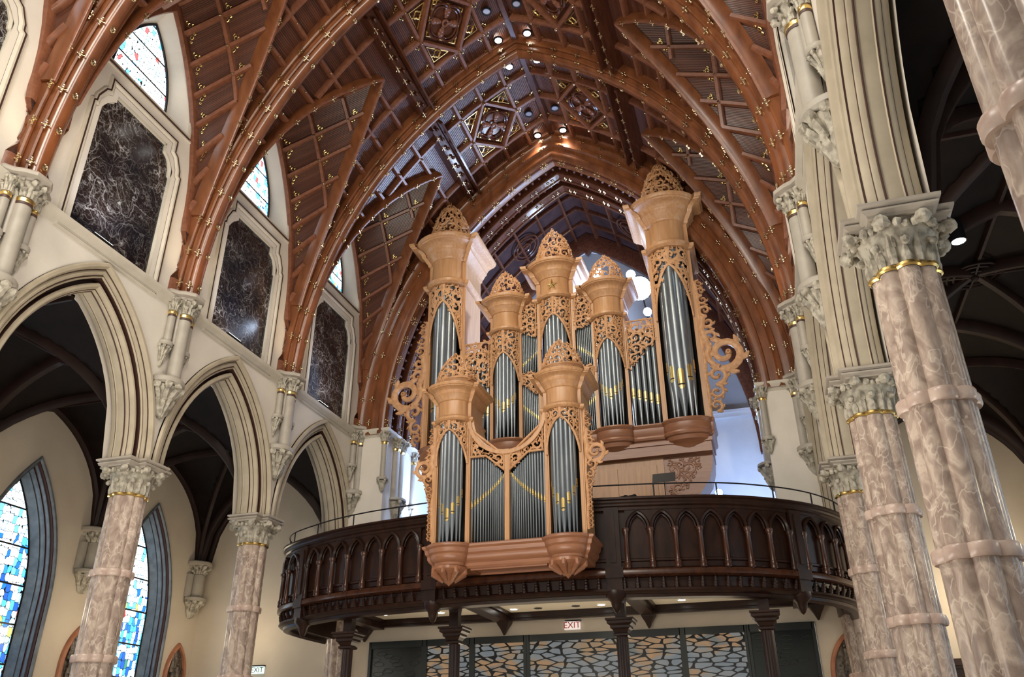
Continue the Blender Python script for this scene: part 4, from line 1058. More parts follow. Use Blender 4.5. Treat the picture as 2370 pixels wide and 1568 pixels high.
b.build('soffit_beams', WALNUT, bal)
for x in (-2.02, 2.02, -6.3, 6.3):
    b = MB(); b.surf([0, 1, 2, 3, 4], [(-1, -1), (1, -1), (1, 1), (-1, 1)], lambda i, q: (x+q[0]*[.19, .19, .15, .09, .02][i], Y1-.18+q[1]*[.17, .17, .13, .08, .02][i], [5.06, 4.98, 4.90, 4.80, 4.64][i]), cv=True, capu=True)
    b.build('wall_bracket', WALNUT, bal)
# guard rail
t = thing('guard_rail', 'thin black iron guard rail standing on the balcony parapet', 'railing', (0, 17.6, 6.72))
for sg in (-1, 1):
    us = lin(sg*1.7, sg*(UMAX-.9), 40)
    b = MB(); b.tube([BQ(u, -.06, 7.02) for u in us]+[BQ(us[-1], -.06, 6.72)], .017, 6); b.build('hand_rail', IRON, t)
    for q in (3.1, 4.5, 5.9, 7.1, 8.2):
        b = MB(); b.tube([BQ(sg*q, -.06, 6.70), BQ(sg*q, -.06, 7.02)], .017, 6); b.build('post', IRON, t)
# balcony posts
bp = ['far left, under the bow of the balcony', 'left of the middle', 'right of the middle', 'far right, beside the dark glass panel']
for i, x in enumerate((-4.72, -1.97, 1.97, 5.05)):
    lb = f'slender fluted walnut post carrying the balcony, {bp[i]}'
    if i == 0:
        t = thing('balcony_post', lb, 'post', (x, 19, 0), 'posts under the balcony'); bpost = t
        b = MB(); b.surf([(0, 0), (0, 3.98)], [2*pi*j/48 for j in range(48)], lambda p, a: (x+(.115+.018*abs(cos(4*a)))*cos(a), 19+(.115+.018*abs(cos(4*a)))*sin(a), p[1]), cv=True); b.build('shaft', WALNUT, t)
        b = MB(); sq = [(-1, -1), (1, -1), (1, 1), (-1, 1)]
        b.surf([(.13, 3.95), (.17, 3.97), (.17, 4.01), (.14, 4.03), (.18, 4.10), (.22, 4.13), (.22, 4.18), (.28, 4.22), (.28, 4.27), (.31, 4.29), (.31, 4.33), (.11, 4.35), (.11, 4.88)], sq, lambda p, q: (x+p[0]*q[0], 19+p[0]*q[1], p[1]), cv=True, capu=True)
        b.surf([(.11, 4.66), (.13, 4.80), (.20, 4.87)], sq, lambda p, q: (x+p[0]*q[0], 19+p[0]*q[1], p[1]), cv=True)
        b.build('capital', WALNUT, t, angle=20)
    else: dup(bpost, (x, 19, 0), lb)
# soffit downlights and vents
for i, (x, y) in enumerate([(-6.31, 20.25), (-4.43, 20.3), (-2.93, 20.5), (-1.01, 20.6), (1.22, 20.65), (3.18, 20.6), (4.8, 20.5), (6.6, 20.3)]):
    x, y = (x-5.22)*1.085+5.22, y*1.085
    lb = 'round downlight in the balcony soffit, number from the left: ' + ['first', 'second', 'third', 'fourth', 'fifth', 'sixth', 'seventh', 'eighth'][i]
    t = thing('soffit_light', lb, 'ceiling light', (x, y, 5.21), 'balcony soffit lights')
    b = MB(); b.lathe([(0, 5.206), (.10, 5.206)], x, y, 16); b.build('lens', LAMPW, t); b = MB(); b.lathe([(.10, 5.205), (.125, 5.20), (.13, 5.218)], x, y, 16); b.build('trim_ring', SOFFIT, t)
    lamp('SPOT', 'soffit_beam', (x, y, 5.18), (x, y, 0), 110, TUNG, .08, spot=120, blend=.9)
for i, (x, y) in enumerate([(-.39, 20.65), (.58, 20.64)]):
    x, y = (x-5.22)*1.085+5.22, y*1.085
    b = MB(); b.lathe([(0, 5.20), (.10, 5.20), (.12, 5.218)], x, y, 14)
    tag(b.build('soffit_vent', FRAMEB), f'small dark round vent in the balcony soffit, {["left", "right"][i]} one', 'vent', 'soffit vents')
# glazed screen under the balcony
for i, (x0, x1, lit) in enumerate([(-6.12, -4.50, 0), (-4.38, -3.06, 1), (-2.94, -1.48, 1), (-1.34, 1.14, 1), (1.28, 2.80, 1), (2.92, 4.45, 1), (4.56, 6.12, 0)]):
    b = MB()
    for a in ((x0-.06, x0+.02), (x1-.02, x1+.06)): b.box(a[0], a[1], Y1-.10, Y1+.05, 0, 4.63)
    b.box(x0, x1, Y1-.10, Y1+.05, 4.45, 4.63); b.box(x0, x1, Y1-.10, Y1+.05, 0, .1)
    w_ = struct(f'door_{i+1}', b, FRAMEB, smooth=False)
    b = MB(); b.box(x0, x1, Y1-.03, Y1, .1, 4.46); b.build('patterned_glass', SCREEN if lit else SCREEN_DARK, w_, smooth=False)
    if not lit:
        random.seed(40+i); b = MB()
        for q in range(40):
            cx, cz = random.uniform(x0+.1, x1-.1), random.uniform(2, 4.4); b.tube([(cx+.16*cos(a), Y1-.035, cz+.06*sin(a)) for a in lin(0, 2*pi, 9)], .012, 4, caps=False)
        b.build('bronze_web', FRAMEB, w_)
def text(body, size, loc, m, parent, rot=(pi/2, 0, 0), ex=.004):
    cu = bpy.data.curves.new('letters', 'FONT'); cu.body = body; cu.size = size; cu.align_x = 'CENTER'; cu.align_y = 'CENTER'; cu.extrude = ex
    cu.materials.append(m); tmp = bpy.data.objects.new('t', cu); me = bpy.data.meshes.new_from_object(tmp); bpy.data.objects.remove(tmp)
    if not me.materials: me.materials.append(m)
    o = bpy.data.objects.new('lettering', me); COL.objects.link(o); o.rotation_euler = rot; o.location = loc
    attach(o, parent); return o
t = thing('exit_sign', 'white exit sign with red letters on the beam wall under the balcony', 'exit sign', (-.1, Y1-.1, 4.83))
b = MB(); b.box(-.32, .12, Y1-.10, Y1, 4.72, 4.93); b.build('box', EXITW, t, smooth=False); b = MB(); b.box(-.30, .14, Y1-.12, Y1, 4.935, 4.96); b.build('mount', IRON, t)
text('EXIT', .235, (-.10, Y1-.106, 4.825), EXITR, t)
t = thing('exit_sign', 'pale green-white exit sign with dark top on the left aisle end wall', 'exit sign', (-9.83, Y1-.1, 4.0))
b = MB(); b.box(-10.02, -9.64, Y1-.10, Y1, 3.90, 4.10); b.build('box', EXITG, t, smooth=False); b = MB(); b.box(-10.05, -9.61, Y1-.13, Y1, 4.10, 4.13); b.build('mount', IRON, t)
text('EXIT', .21, (-9.83, Y1-.106, 3.995), EXITGR, t)
# pointed reliefs
def relief(label, P, ax, out, hw, z1):
    # ax: in-wall axis, out: towards the room
    t = thing('stone_relief', label, 'relief', tuple(P+V((0, 0, z1-1.6)))); ax = V(ax); out = V(out)
    h = hw*2.0; zs = z1-h
    lo = [(-hw, z1-2.6)]+[(y, zs+z) for y, z in [pa(hw, h, u) for u in lin(-1, 1, 17)]]+[(hw, z1-2.6)]
    mp = lambda y, z, d: P+ax*y+out*d+V((0, 0, z))
    b = MB(); closed_sweep(b, lo[::-1], [(-.0, 0), (0, .06), (-.02, .10), (-.06, .12), (-.10, .10), (-.12, .05), (-.12, .02)], mp); b.build('copper_frame', COPPER, t)
    b = MB(); b.prism([(y*.82, z-.06) for y, z in lo], .0, .03, mp=mp); 
    random.seed(int(abs(P.x*10)))
    for i in range(7):
        y = random.uniform(-.55, .55)*hw; z = z1-h*.5-random.uniform(0, 1.4); s_ = random.uniform(.07, .11)
        b.ball(mp(y, z+s_*3, .07), s_*.6, 8, 6); b.tube([mp(y, z+s_*2.4, .05), mp(y+s_*.3, z, .07), mp(y, z-s_*3, .05)], [s_*.7, s_*1.0, s_*1.2], 7)
        b.tube([mp(y, z+s_*1.8, .08), mp(y+s_*1.6, z+s_*.8, .10), mp(y+s_*2.4, z+s_*2, .09)], [s_*.35, s_*.3, s_*.2], 6)
    b.build('bronze_figures', BRONZE, t)
relief('pointed bronze relief in copper frame between the left aisle windows', V((-AX1, 18.48, 0)), (0, 1, 0), (1, 0, 0), .52, 4.83)
relief('pointed bronze relief in copper frame near the left aisle corner', V((-AX1, 22.48, 0)), (0, 1, 0), (1, 0, 0), .48, 4.80)
relief('pointed bronze relief behind the far left balcony post', V((-7.2, Y1, 0)), (1, 0, 0), (0, -1, 0), .5, 4.3)
relief('pointed bronze relief on the end wall beside the right-hand columns', V((6.88, Y1, 0)), (1, 0, 0), (0, -1, 0), .50, 4.36)

# ------------------------------------------------------------------ organ helpers
def plan_sweep(mb, path, prof, m=0):
    n = len(path)
    def nrm(i):
        ns = []
        if i > 0: d = (V(path[i])-V(path[i-1])).normalized(); ns.append(V((d.y, -d.x)))
        if i < n-1: d = (V(path[i+1])-V(path[i])).normalized(); ns.append(V((d.y, -d.x)))
        if len(ns) == 1: return ns[0]
        k = (ns[0]+ns[1]).normalized(); return k/max(k.dot(ns[0]), .5)
    NN = [nrm(i) for i in range(n)]
    mb.surf(list(range(n)), prof, lambda i, p: (path[i][0]+NN[i].x*p[0], path[i][1]+NN[i].y*p[0], p[1]), m=m)
    return [(path[i][0]+NN[i].x*prof[-1][0], path[i][1]+NN[i].y*prof[-1][0]) for i in range(n)]
def tplan(cx, yf, w, r, depth):
    return [(cx-w/2, yf+depth), (cx-w/2, yf), (cx-r, yf)]+[(cx+r*cos(a), yf+r*.72*sin(a)) for a in lin(pi, 2*pi, 17)[1:-1]]+[(cx+r, yf), (cx+w/2, yf), (cx+w/2, yf+depth)]
def ribbon(mb, pts, ws, mp, th=.03):
    n = len(pts)
    def row(i):
        d = (V(pts[min(i+1, n-1)])-V(pts[max(i-1, 0)]))
        d = d.normalized() if d.length > 1e-9 else V((1, 0)); k = V((-d.y, d.x)); w = ws[i]/2; p = V(pts[i])
        return [(p+k*w, 0), (p+k*w, th), (p+k*w*.3, th*1.5), (p-k*w*.3, th*1.5), (p-k*w, th), (p-k*w, 0)]
    R_ = [row(i) for i in range(n)]
    mb.surf(list(range(n)), list(range(6)), lambda i, j: mp(R_[i][j][0].x, R_[i][j][0].y, R_[i][j][1]), cv=True, capu=True)
def volute(mb, c, r, a0, d, mp, th=.03, turns=1.35, wk=.40, leaves=True):
    T = lin(0, 1, 22)
    pts = [(c[0]+r*(1-.80*t)*cos(a0+d*t*turns*2*pi), c[1]+r*(1-.80*t)*sin(a0+d*t*turns*2*pi)) for t in T]
    ribbon(mb, pts, [r*wk*(1-.45*t)*(.75 if i in (0,) else 1) for i, t in enumerate(T)], mp, th)
    cc = pts[-1]; ribbon(mb, [(cc[0]+r*.10*cos(a), cc[1]+r*.10*sin(a)) for a in lin(0, 2*pi, 9)], [r*.16]*9, mp, th*1.4)
    if leaves:
        for k in (.05, .17, .30, .44, .58):
            a = a0+d*k*turns*2*pi; rr = r*(1-.80*k)
            p = V((c[0]+rr*cos(a), c[1]+rr*sin(a))); o = V((cos(a), sin(a))); tg = V((-sin(a), cos(a)))*d
            q = p+o*r*.26+tg*r*.26; q2 = p+o*r*.30+tg*r*.52
            ribbon(mb, [tuple(p), tuple(q), tuple(q2)], [r*.38, r*.32, r*.10], mp, th*.8)
def carve(mb, inside, bx, rmin, rmax, mp, seed, th=.03, tries=900, fill=0):
    rnd = random.Random(seed); cs = []; tries *= 2
    x0, x1, z0, z1 = bx
    for i in range(tries):
        x, z = rnd.uniform(x0, x1), rnd.uniform(z0, z1); r = rmax*(1-i/tries)+rmin*(i/tries)
        if any((x-a)**2+(z-c)**2 < (r+q)**2*.70 for a, c, q in cs): continue
        if all(inside(x+r*.9*cos(a), z+r*.9*sin(a)) for a in lin(0, 2*pi, 9)): cs.append((x, z, r))
    for x, z, r in cs:
        volute(mb, (x, z), r, rnd.uniform(0, 6.28), rnd.choice((-1, 1)), mp, th, turns=rnd.uniform(.95, 1.3))
    for i in range(fill):
        x, z = rnd.uniform(x0, x1), rnd.uniform(z0, z1)
        if not inside(x, z) or any((x-a)**2+(z-c)**2 < (q*.8)**2 for a, c, q in cs): continue
        l = rmin*rnd.uniform(1.0, 1.8); a = rnd.uniform(0, 6.28); k = rnd.uniform(-.8, .8)
        ribbon(mb, [(x-l*cos(a), z-l*sin(a)), (x+l*.3*k*sin(a), z-l*.3*k*cos(a)), (x+l*cos(a), z+l*sin(a))], [l*.35, l*.75, l*.15], mp, th*.75)
    for i, (x, z, r) in enumerate(cs):
        nb_ = sorted(cs, key=lambda q: (q[0]-x)**2+(q[1]-z)**2)[1:3]
        for a, c, q in nb_:
            mx, mz = (x+a)/2+(c-z)*.18, (z+c)/2-(a-x)*.18
            ribbon(mb, [(x+(mx-x)*.6, z+(mz-z)*.6), (mx, mz), (a+(mx-a)*.6, c+(mz-c)*.6)], [r*.30, r*.40, r*.30], mp, th*.7)
def pipe(t, x, y, r, zf, zm, zt, ang=-pi/2, big=True, cut=None):
    b = MB(); n = 14 if r > .05 else 8
    b.lathe([(r*.22, zf), (r, zm-r*.9), (r, zt)], x, y, n, a0=ang, a1=ang+2*pi)
    o = b.build('pipe', PIPE, t, angle=60)
    b = MB(); w = .62; R = r*1.04; H = r*3.0 if big else r*4.2
    def P(a, z, rr=R): return (x+rr*cos(ang+a), y+rr*sin(ang+a), z)
    aa = lin(-w, w, 5)
    top = (lambda q: zm+H-(r*.45*(abs(q)/w)**3)) if big else (lambda q: zm+H*(1-.72*abs(q)/w))
    b.surf(aa, [0, 1], lambda a, v: P(a, zm if not v else top(a)))
    b.surf(aa, [0, 1], lambda a, v: P(a, zm-r*.28 if v else zm-r*.35-r*.75*sqrt(max(1-(a/w)**2, .02)), R))
    b.surf(aa, [0, 1], lambda a, v: P(a, zm-r*.28*v, R*1.0), m=1)
    b.build('mouth', [GILT_MOUTH, SLIT], o)
CAPP = [(0, -1.30), (.05, -1.29), (.095, -1.24), (.10, -1.17), (.05, -1.12), (.015, -1.10), (0, -1.04), (0, -.56), (.03, -.54), (.04, -.48), (.07, -.44), (.10, -.37), (.14, -.32), (.145, -.27), (.18, -.20), (.25, -.15), (.31, -.13), (.32, -.105), (.345, -.09), (.365, -.03), (.365, .0), (.27, .02)]
def tower(t, cx, yf, w, r, depth, zb, zc, zt, ztip, sc_, npipe, zmouth, vdrop, prmax, ks, seed, pw=.13, shade=(.55, 1.7), zb_side=None):
    sz_ = (zc-zt)/1.30
    for sx in (-1, 1):
        b = MB(); x = cx+sx*(w/2-pw/2); b.box(x-pw/2, x+pw/2, yf, yf+.14, zb, zt+.03); b.box(x-pw*.2, x+pw*.2, yf-.012, yf, zb+.05, zt); b.build('stile', OAK, t, smooth=False)
    b = MB()
    for sx in (-1, 1): b.box(cx+sx*(w/2-.02)-.015, cx+sx*(w/2-.02)+.015, yf+.14, yf+depth, zb, zt+.05)
    b.box(cx-w/2+.05, cx+w/2-.05, yf+depth*.5, yf+depth*.5+.02, zb, zt+.05, m=1); b.build('side_panel', [OAK, SLIT], t, smooth=False)
    path = tplan(cx, yf, w, r, depth); b = MB()
    pr = [(o*sc_*1.05, zc+z*sz_) for o, z in CAPP]; lid = plan_sweep(b, path, pr)
    o_ = len(b.v); [b.v.append((x, y, zc+.02*sc_)) for x, y in lid]; b.quad(*range(o_, len(b.v)))
    o_ = len(b.v); [b.v.append((x, y, zc-1.29*sz_)) for x, y in path]; b.quad(*range(o_, len(b.v)))
    b.build('tower_cap', OAK, t, angle=32)
    # drum and openwork crown
    rd = r*1.34; b = MB(); yc = yf+.02
    b.surf([(rd*1.04, zc), (rd*1.04, zc+.05), (rd, zc+.07), (rd*.98, zc+.17), (rd*1.02, zc+.20), (rd*.94, zc+.22)], lin(0, 2*pi, 29)[:-1], lambda p, a: (cx+p[0]*cos(a), yc+.12+p[0]*.80*sin(a), p[1]), cv=True); b.build('crown_drum', OAK, t)
    b = MB(); z0 = zc+.2; H = ztip-z0
    def prof_r(z): q = (z-z0)/H; return rd*(.97-.18*q-.60*q*q)
    def mp(u, z, d): a = -pi/2+u/rd; R = prof_r(z)+d; return V((cx+R*cos(a), yc+.12+R*sin(a)*.78, z))
    def hwid(z): q = min(max((z-z0)/H, 0), 1); return rd*(2.3*(1-q**2.6)+.04)
    U = pi*rd
    def ins(u, z): return z0-.02 < z < z0+H and abs(u) < hwid(z)
    r1 = .30*rd
    carve(b, ins, (-U*.75, U*.75, z0, z0+H), r1*.42, r1, mp, seed, th=.025*sc_+.008, tries=1000, fill=60)
    volute(b, (0, z0+H*.86), H*.13, pi/2, 1, mp, th=.03); 
    ribbon(b, [(u, z0+.03) for u in lin(-U*.7, U*.7, 24)], [.06*sc_]*24, mp)
    b.build('openwork_crown', CARVED_OAK, t)
    # pipes
    R = r-1.25*prmax-.02
    for i in range(npipe):
        q = (i-(npipe-1)/2)/((npipe-1)/2); a = -pi/2+q*1.28
        pr_ = prmax*(1-.33*abs(q)); zm = zmouth+vdrop*abs(q)**1.15
        pipe(t, cx+R*cos(a), yf+R*.72*sin(a)+.0, pr_, zb-.02, zm, zt-.02, ang=a)
    # pipe shade
    b = MB(); rs = r*.99
    def mp2(u, z, d): a = -pi/2+u/rs; return V((cx+(rs+d)*cos(a), yf+(rs+d)*.72*sin(a), z))
    U = rs*1.45; pk, sd = shade
    def zlow(u): return zt-pk*sc_-(sd-pk)*sc_*(abs(u)/U)**1.5
    carve(b, lambda u, z: abs(u) < U and zlow(u) < z < zt-.02, (-U, U, zt-sd*sc_, zt), .036*sc_, .17*sc_, mp2, seed+5, th=.022, tries=1500, fill=int(170*sc_))
    for sg in (-1, 1): ribbon(b, [(sg*U*q, zlow(U*q)+.02) for q in lin(0, 1, 12)], [.05*sc_]*12, mp2, .03); ribbon(b, [(sg*U, z) for z in (zlow(U), zt)], [.04, .04], mp2)
    ribbon(b, [(0, zt), (0, zlow(0))], [.10*sc_, .04], mp2, .035); ribbon(b, [(-U, zt-.03), (0, zt-.03), (U, zt-.03)], [.07]*3, mp2)
    b.build('pipe_shade', CARVED_OAK, t)
def flat_shade(t, yf, x0, x1, ins, zz, seed, rmin=.05, rmax=.17, border=None, nm='pipe_shade'):
    b = MB(); mp = lambda u, z, d: V((u, yf-d, z))
    carve(b, lambda u, z: x0 < u < x1 and ins(u, z), (x0, x1, zz[0], zz[1]), rmin, rmax, mp, seed, th=.022, tries=900, fill=120)
    zb_ = {}
    for x in (x0+.025, x1-.025):
        zin = [z for z in lin(zz[0], zz[1], 30) if ins(x, z)]
        if zin: ribbon(b, [(x, min(zin)), (x, max(zin))], [.04, .04], mp); zb_[x] = max(zin)
    if len(zb_) == 2: ribbon(b, [(x, z-.02) for x, z in zb_.items()], [.05, .05], mp)
    for pl in (border or []): ribbon(b, pl, [.045]*len(pl), mp)
    b.build(nm, CARVED_OAK, t)
def wing(t, sx, yf, xin, z0, z1, big, k, seed):
    # side scroll: big = (dx, z, r)
    b = MB(); mp = lambda u, z, d: V((sx*u, yf-d+.02, z)); th = .07*k
    bx, bz, br = xin+big[0], big[1], big[2]
    volute(b, (bx, bz), br, -pi/2-.3, 1, mp, th, turns=1.3, wk=.46, leaves=True)
    ribbon(b, [(bx+br*.9*cos(a)-.0, bz+br*.9*sin(a)) for a in lin(-2.0, -pi*1.15, 8)]+[(xin+.05*k, bz+br*1.6), (xin+.12*k, bz+br*2.4)], [.16*k]*5+[.18*k]*5, mp, th)
    # stem up
    zz = bz+br*1.1; i = 0; rr = br*.50
    while zz < z1-.1*k:
        volute(b, (xin+rr*1.05+.02, zz), rr, (pi/2 if i % 2 else -pi/2), 1 if i % 2 else -1, mp, th*.8, turns=1.15, wk=.50); zz += rr*1.85; rr = max(rr*.86, .10*k); i += 1
    zz = bz-br*1.25; rr = br*.55; i = 0
    while zz > z0:
        volute(b, (xin+rr*1.15, zz), rr, (pi/2 if i % 2 else -pi/2), -1 if i % 2 else 1, mp, th*.8, turns=1.15, wk=.50); zz -= rr*1.8; rr = max(rr*.80, .09*k); i += 1
    pts = [(xin+.03*k+.02*sin(z*6), z) for z in lin(z0, z1, 16)]; ribbon(b, pts, [.12*k]*16, mp, th*.7)
    b.build('side_wing_scroll', CARVED_OAK, t)

# ------------------------------------------------------------------ main organ case
YM = 22.0
t = thing('pipe_organ', 'tall golden oak organ case with five pipe towers standing in the loft arch', 'organ', (0, YM, 5.6))
random.seed(3)
for sx in (-1, 1):
    tower(t, sx*3.66, YM, 1.30, .53, 1.5, 9.93, 17.2, 15.5, 19.08, 1.5, 5, 10.95, .50, .155, None, 11+sx, pw=.14, shade=(.42, 1.55))
    tower(t, sx*1.63, YM, 1.02, .42, .9, 9.93, 14.65, 13.5, 15.88, 1.02, 7, 10.85, .42, .085, None, 21+sx, pw=.10, shade=(.75, 1.65))
tower(t, 0, YM, 1.20, .46, .9, 9.93, 15.65, 14.42, 17.24, 1.10, 7, 11.2, .4, .095, None, 31, pw=.12, shade=(.55, 1.5))
b = MB(); star = [((.17 if i % 2 == 0 else .055)*sin(i*pi/5), (.17 if i % 2 == 0 else .055)*cos(i*pi/5)) for i in range(10)]
zst = 15.65-.80; o0 = len(b.v); b.v.append((0, YM-.41, zst)); 
for x, z in star: b.v.append((x*1.25, YM-.355, zst+z*1.25))
for i in range(10): b.quad(o0, o0+1+i, o0+1+(i+1) % 10)
b.build('gilt_star', GOLD, t, smooth=False)
def flats(x0, x1, n, sx, zf, zm0, zm1, zt, yf, big=False):
    for i in range(n):
        q = (i+.5)/n; x = x0+(x1-x0)*q; r = (x1-x0)/n*.46; pipe(t, sx*x, yf+.10, r, zf, zm0+(zm1-zm0)*q, zt, big=big)
for sx in (-1, 1):
    flats(.62, 1.12, 9, sx, 12.05, 12.75, 12.35, 14.5, YM)          # upper small flat
    flats(.62, 1.12, 9, sx, 9.95, 10.55, 11.0, 11.95, YM)
    b = MB(); b.box(sx*.6, sx*1.13, YM+.02, YM+.3, 11.98, 12.06); b.box(sx*.6, sx*1.13, YM+.02, YM+.3, 14.42, 14.52); b.build('rail', OAK, t, smooth=False)
    flat_shade(t, YM+.0, *(sorted((sx*.61, sx*1.13))), lambda u, z: z > 13.25+.5*abs(abs(u)-.65) or z > 13.6, (13.2, 14.6), 50+sx, .045, .15)
    flat_shade(t, YM+.0, *(sorted((sx*.61, sx*1.13))), lambda u, z: z > 11.3+.7*(abs(u)-.61), (11.2, 12.0), 60+sx, .045, .13)
    flats(2.15, 3.0, 5, sx, 9.95, 10.95, 10.62, 13.0, YM, True)
    flat_shade(t, YM+.0, *(sorted((sx*2.15, sx*3.0))), lambda u, z: z > 11.75+1.1*max(0, (abs(u)-2.25))*1.0 and z < 13.35, (11.7, 13.4), 70+sx, .05, .2)
    b = MB(); b.box(sx*2.14, sx*3.01, YM+.02, YM+.35, 12.95, 13.05); b.build('rail', OAK, t, smooth=False)
    wing(t, sx, YM+.05, 4.31, 10.0, 14.4, (.62, 11.9, .52), 1.0, 80)
b = MB()
for x0, x1, z1 in ((-3.0, -2.15, 13.0), (2.15, 3.0, 13.0), (-1.13, -.6, 14.5), (.6, 1.13, 14.5)): b.box(x0, x1, YM+.32, YM+.34, 9.9, z1)
b.build('dark_backing', SLIT, t, smooth=False)
path = [(-4.33, YM+1.3), (-4.33, YM)]
for cx, r in ((-3.66, .62), (-1.63, .50), (0, .54), (1.63, .50), (3.66, .62)):
    path += [(cx-r, YM)]+[(cx+r*cos(a), YM+r*.50*sin(a)) for a in lin(pi, 2*pi, 13)[1:-1]]+[(cx+r, YM)]
path += [(4.33, YM), (4.33, YM+1.3)]
b = MB(); plan_sweep(b, path, [(-.5, 9.96), (.07, 9.96), (.09, 9.92), (.07, 9.88), (.04, 9.84), (.04, 9.66), (.02, 9.62), (.05, 9.56), (.03, 9.50), (-.02, 9.47), (-.04, 9.36), (-.12, 9.30), (-.22, 9.22), (-.27, 9.1), (-.5, 9.1)]); b.build('belt_moulding', OAK_BASE, t, angle=30)
b = MB(); b.box(-4.26, 4.26, YM-.06, YM+1.3, 9.02, 9.40); b.box(-4.30, 4.30, YM-.10, YM+1.3, 9.30, 9.40); b.box(-4.2, 4.2, YM+.1, YM+1.3, 9.0, 9.9); b.build('base_band', OAK_BASE, t, smooth=False)
b = MB(); b.box(-2.9, 2.9, YM+.12, YM+1.25, 5.58, 9.1)
for x in (-2.2, -1.1, 0, 1.1, 2.2): b.box(x-.5, x+.5, YM+.09, YM+.12, 5.9, 8.8)
b.build('lower_case', OAK, t, smooth=False)
for sx in (-1, 1):
    pl = [(2.9, 9.05), (4.25, 9.05), (4.22, 8.7), (4.1, 8.3), (3.8, 7.9), (3.4, 7.6), (3.1, 7.2), (2.95, 6.8), (2.9, 6.4)]
    b = MB(); b.prism(pl, YM+.15, YM+1.2, mp=lambda x, z, y: (sx*x, y, z)); b.build('side_bracket', OAK_BASE, t, smooth=False)
    b = MB(); mp = lambda u, z, d: V((u, YM+.15-d, z)); carve(b, lambda u, z: 2.95 < abs(u) < 4.1 and z > 9.0-(4.2-abs(u))*1.4 and z < 8.95, (min(sx*2.95, sx*4.1), max(sx*2.95, sx*4.1), 7.3, 9.0), .06, .2, mp, 90, .015); b.build('carved_bracket_panel', OAK_BASE, t)

# ------------------------------------------------------------------ chair organ on the balcony front
YP = 16.82
t = thing('chair_organ', 'smaller oak organ case with two pipe towers hung on the balcony front', 'organ', (0, YP, 4.9))
for sx in (-1, 1):
    tower(t, sx*1.31, YP, .88, .36, .85, 5.70, 9.42, 8.55, 10.42, .74, 7, 6.28, .52, .072, None, 101+sx, pw=.10, shade=(.32, 1.35))
    n = 17; x1 = .85
    for i in range(n):
        q = i/(n-1); r = .034-.018*q; x = .83-(.78)*(1-(1-q)**1.55) ; x = .835-.79*(q*1.45-.45*q*q)
        pipe(t, sx*x, YP+.08, r, 5.72, 6.55+.72*q, 7.15+.0*q+ (.75*(1-q)), big=False)
    arcz = lambda u: 8.60-sqrt(max(.86**2-u*u, 0))
    flat_shade(t, YP+.02, *(sorted((sx*.045, sx*.86))), lambda u, z: z < arcz(u)-.03 and z > 7.25+.85*min(abs(u), .5)+.0*u, (7.2, 8.6), 120+sx, .04, .15,
               border=[[(sx*u, 7.27+.85*min(u, .5)) for u in lin(.05, .86, 12)]])
    wing(t, sx, YP+.05, 1.76, 5.85, 8.6, (.25, 7.55, .22), .62, 130)
b = MB(); A = lin(pi, 2*pi, 25)
b.surf(A, [(.86, 0), (.86, .02), (.80, .03), (.79, .75), (.86, .75)], lambda a, p: (p[0]*cos(a), YP-.02+p[1], 8.60+p[0]*sin(a)*1.0)); 
b.surf(A, [(.94, -.02), (.94, .03), (.86, .03), (.86, -.02)], lambda a, p: (p[0]*cos(a), YP-.02+p[1], 8.62+p[0]*sin(a)), cv=True); b.build('curved_rail', OAK, t, angle=30)
b = MB(); b.box(-.055, .055, YP-.01, YP+.12, 5.70, 7.80); b.build('centre_stile', OAK, t, smooth=False)
b = MB(); b.prism([(-.86, 5.7), (.86, 5.7), (.86, 8.55)]+[(.86*cos(a), 8.6+.86*sin(a)) for a in lin(2*pi, pi, 15)]+[(-.86, 8.55)], YP+.28, YP+.30, mp=lambda x, z, y: (x, y, z)); b.build('dark_backing', SLIT, t, smooth=False)
b = MB(); b.prism([(-.86, 5.7), (.86, 5.7), (.86, 8.55)]+[(.84*cos(a), 8.6+.84*sin(a)) for a in lin(2*pi, pi, 15)]+[(-.86, 8.55)], YP+.70, YP+.76, mp=lambda x, z, y: (x, y, z)); b.build('back_panel', OAK, t, smooth=False)
path = [(-1.76, YP+.85), (-1.76, YP)]
for cx in (-1.31, 1.31): path += [(cx-.38, YP)]+[(cx+.38*cos(a), YP+.38*.72*sin(a)) for a in lin(pi, 2*pi, 13)[1:-1]]+[(cx+.38, YP)]
path += [(1.76, YP), (1.76, YP+.85)]
b = MB(); lid = plan_sweep(b, path, [(-.2, 5.73), (.10, 5.73), (.15, 5.70), (.14, 5.66), (.10, 5.62), (.085, 5.54), (.05, 5.50), (.05, 5.44), (.02, 5.38), (-.03, 5.33), (-.03, 5.27), (-.06, 5.22)])
o_ = len(b.v); [b.v.append((x, y, 5.22)) for x, y in lid]; b.quad(*range(o_, len(b.v)))
o_ = len(b.v); [b.v.append((x, y, 5.73)) for x, y in path]; b.quad(*range(o_, len(b.v)))
b.box(-.85, .85, YP+.08, YP+.12, 5.18, 5.22); b.box(-.85, .85, YP+.62, YP+.66, 5.18, 5.22); b.box(-.85, -.81, YP+.1, YP+.64, 5.18, 5.22); b.box(.81, .85, YP+.1, YP+.64, 5.18, 5.22)
b.build('base_moulding', OAK_BASE, t, angle=30)
for sx in (-1, 1):
    b = MB(); cx = sx*1.31; yc = YP+.0
    b.lathe([(.36, 5.24), (.37, 5.18), (.33, 5.13), (.25, 5.10), (.19, 5.03), (.13, 4.98), (.06, 4.93), (0, 4.86)], cx, yc, 40, rf=lambda a: 1+.07*abs(cos(5*a)))
    for i in range(8):
        a = 2*pi*i/8; b.tube([(cx+q*cos(a), yc+q*sin(a), z) for q, z in ((.36, 5.2), (.37, 5.12), (.27, 5.06), (.14, 4.95))], [.05, .055, .05, .02], 6)
    b.build('carved_pendant', OAK_BASE, t)

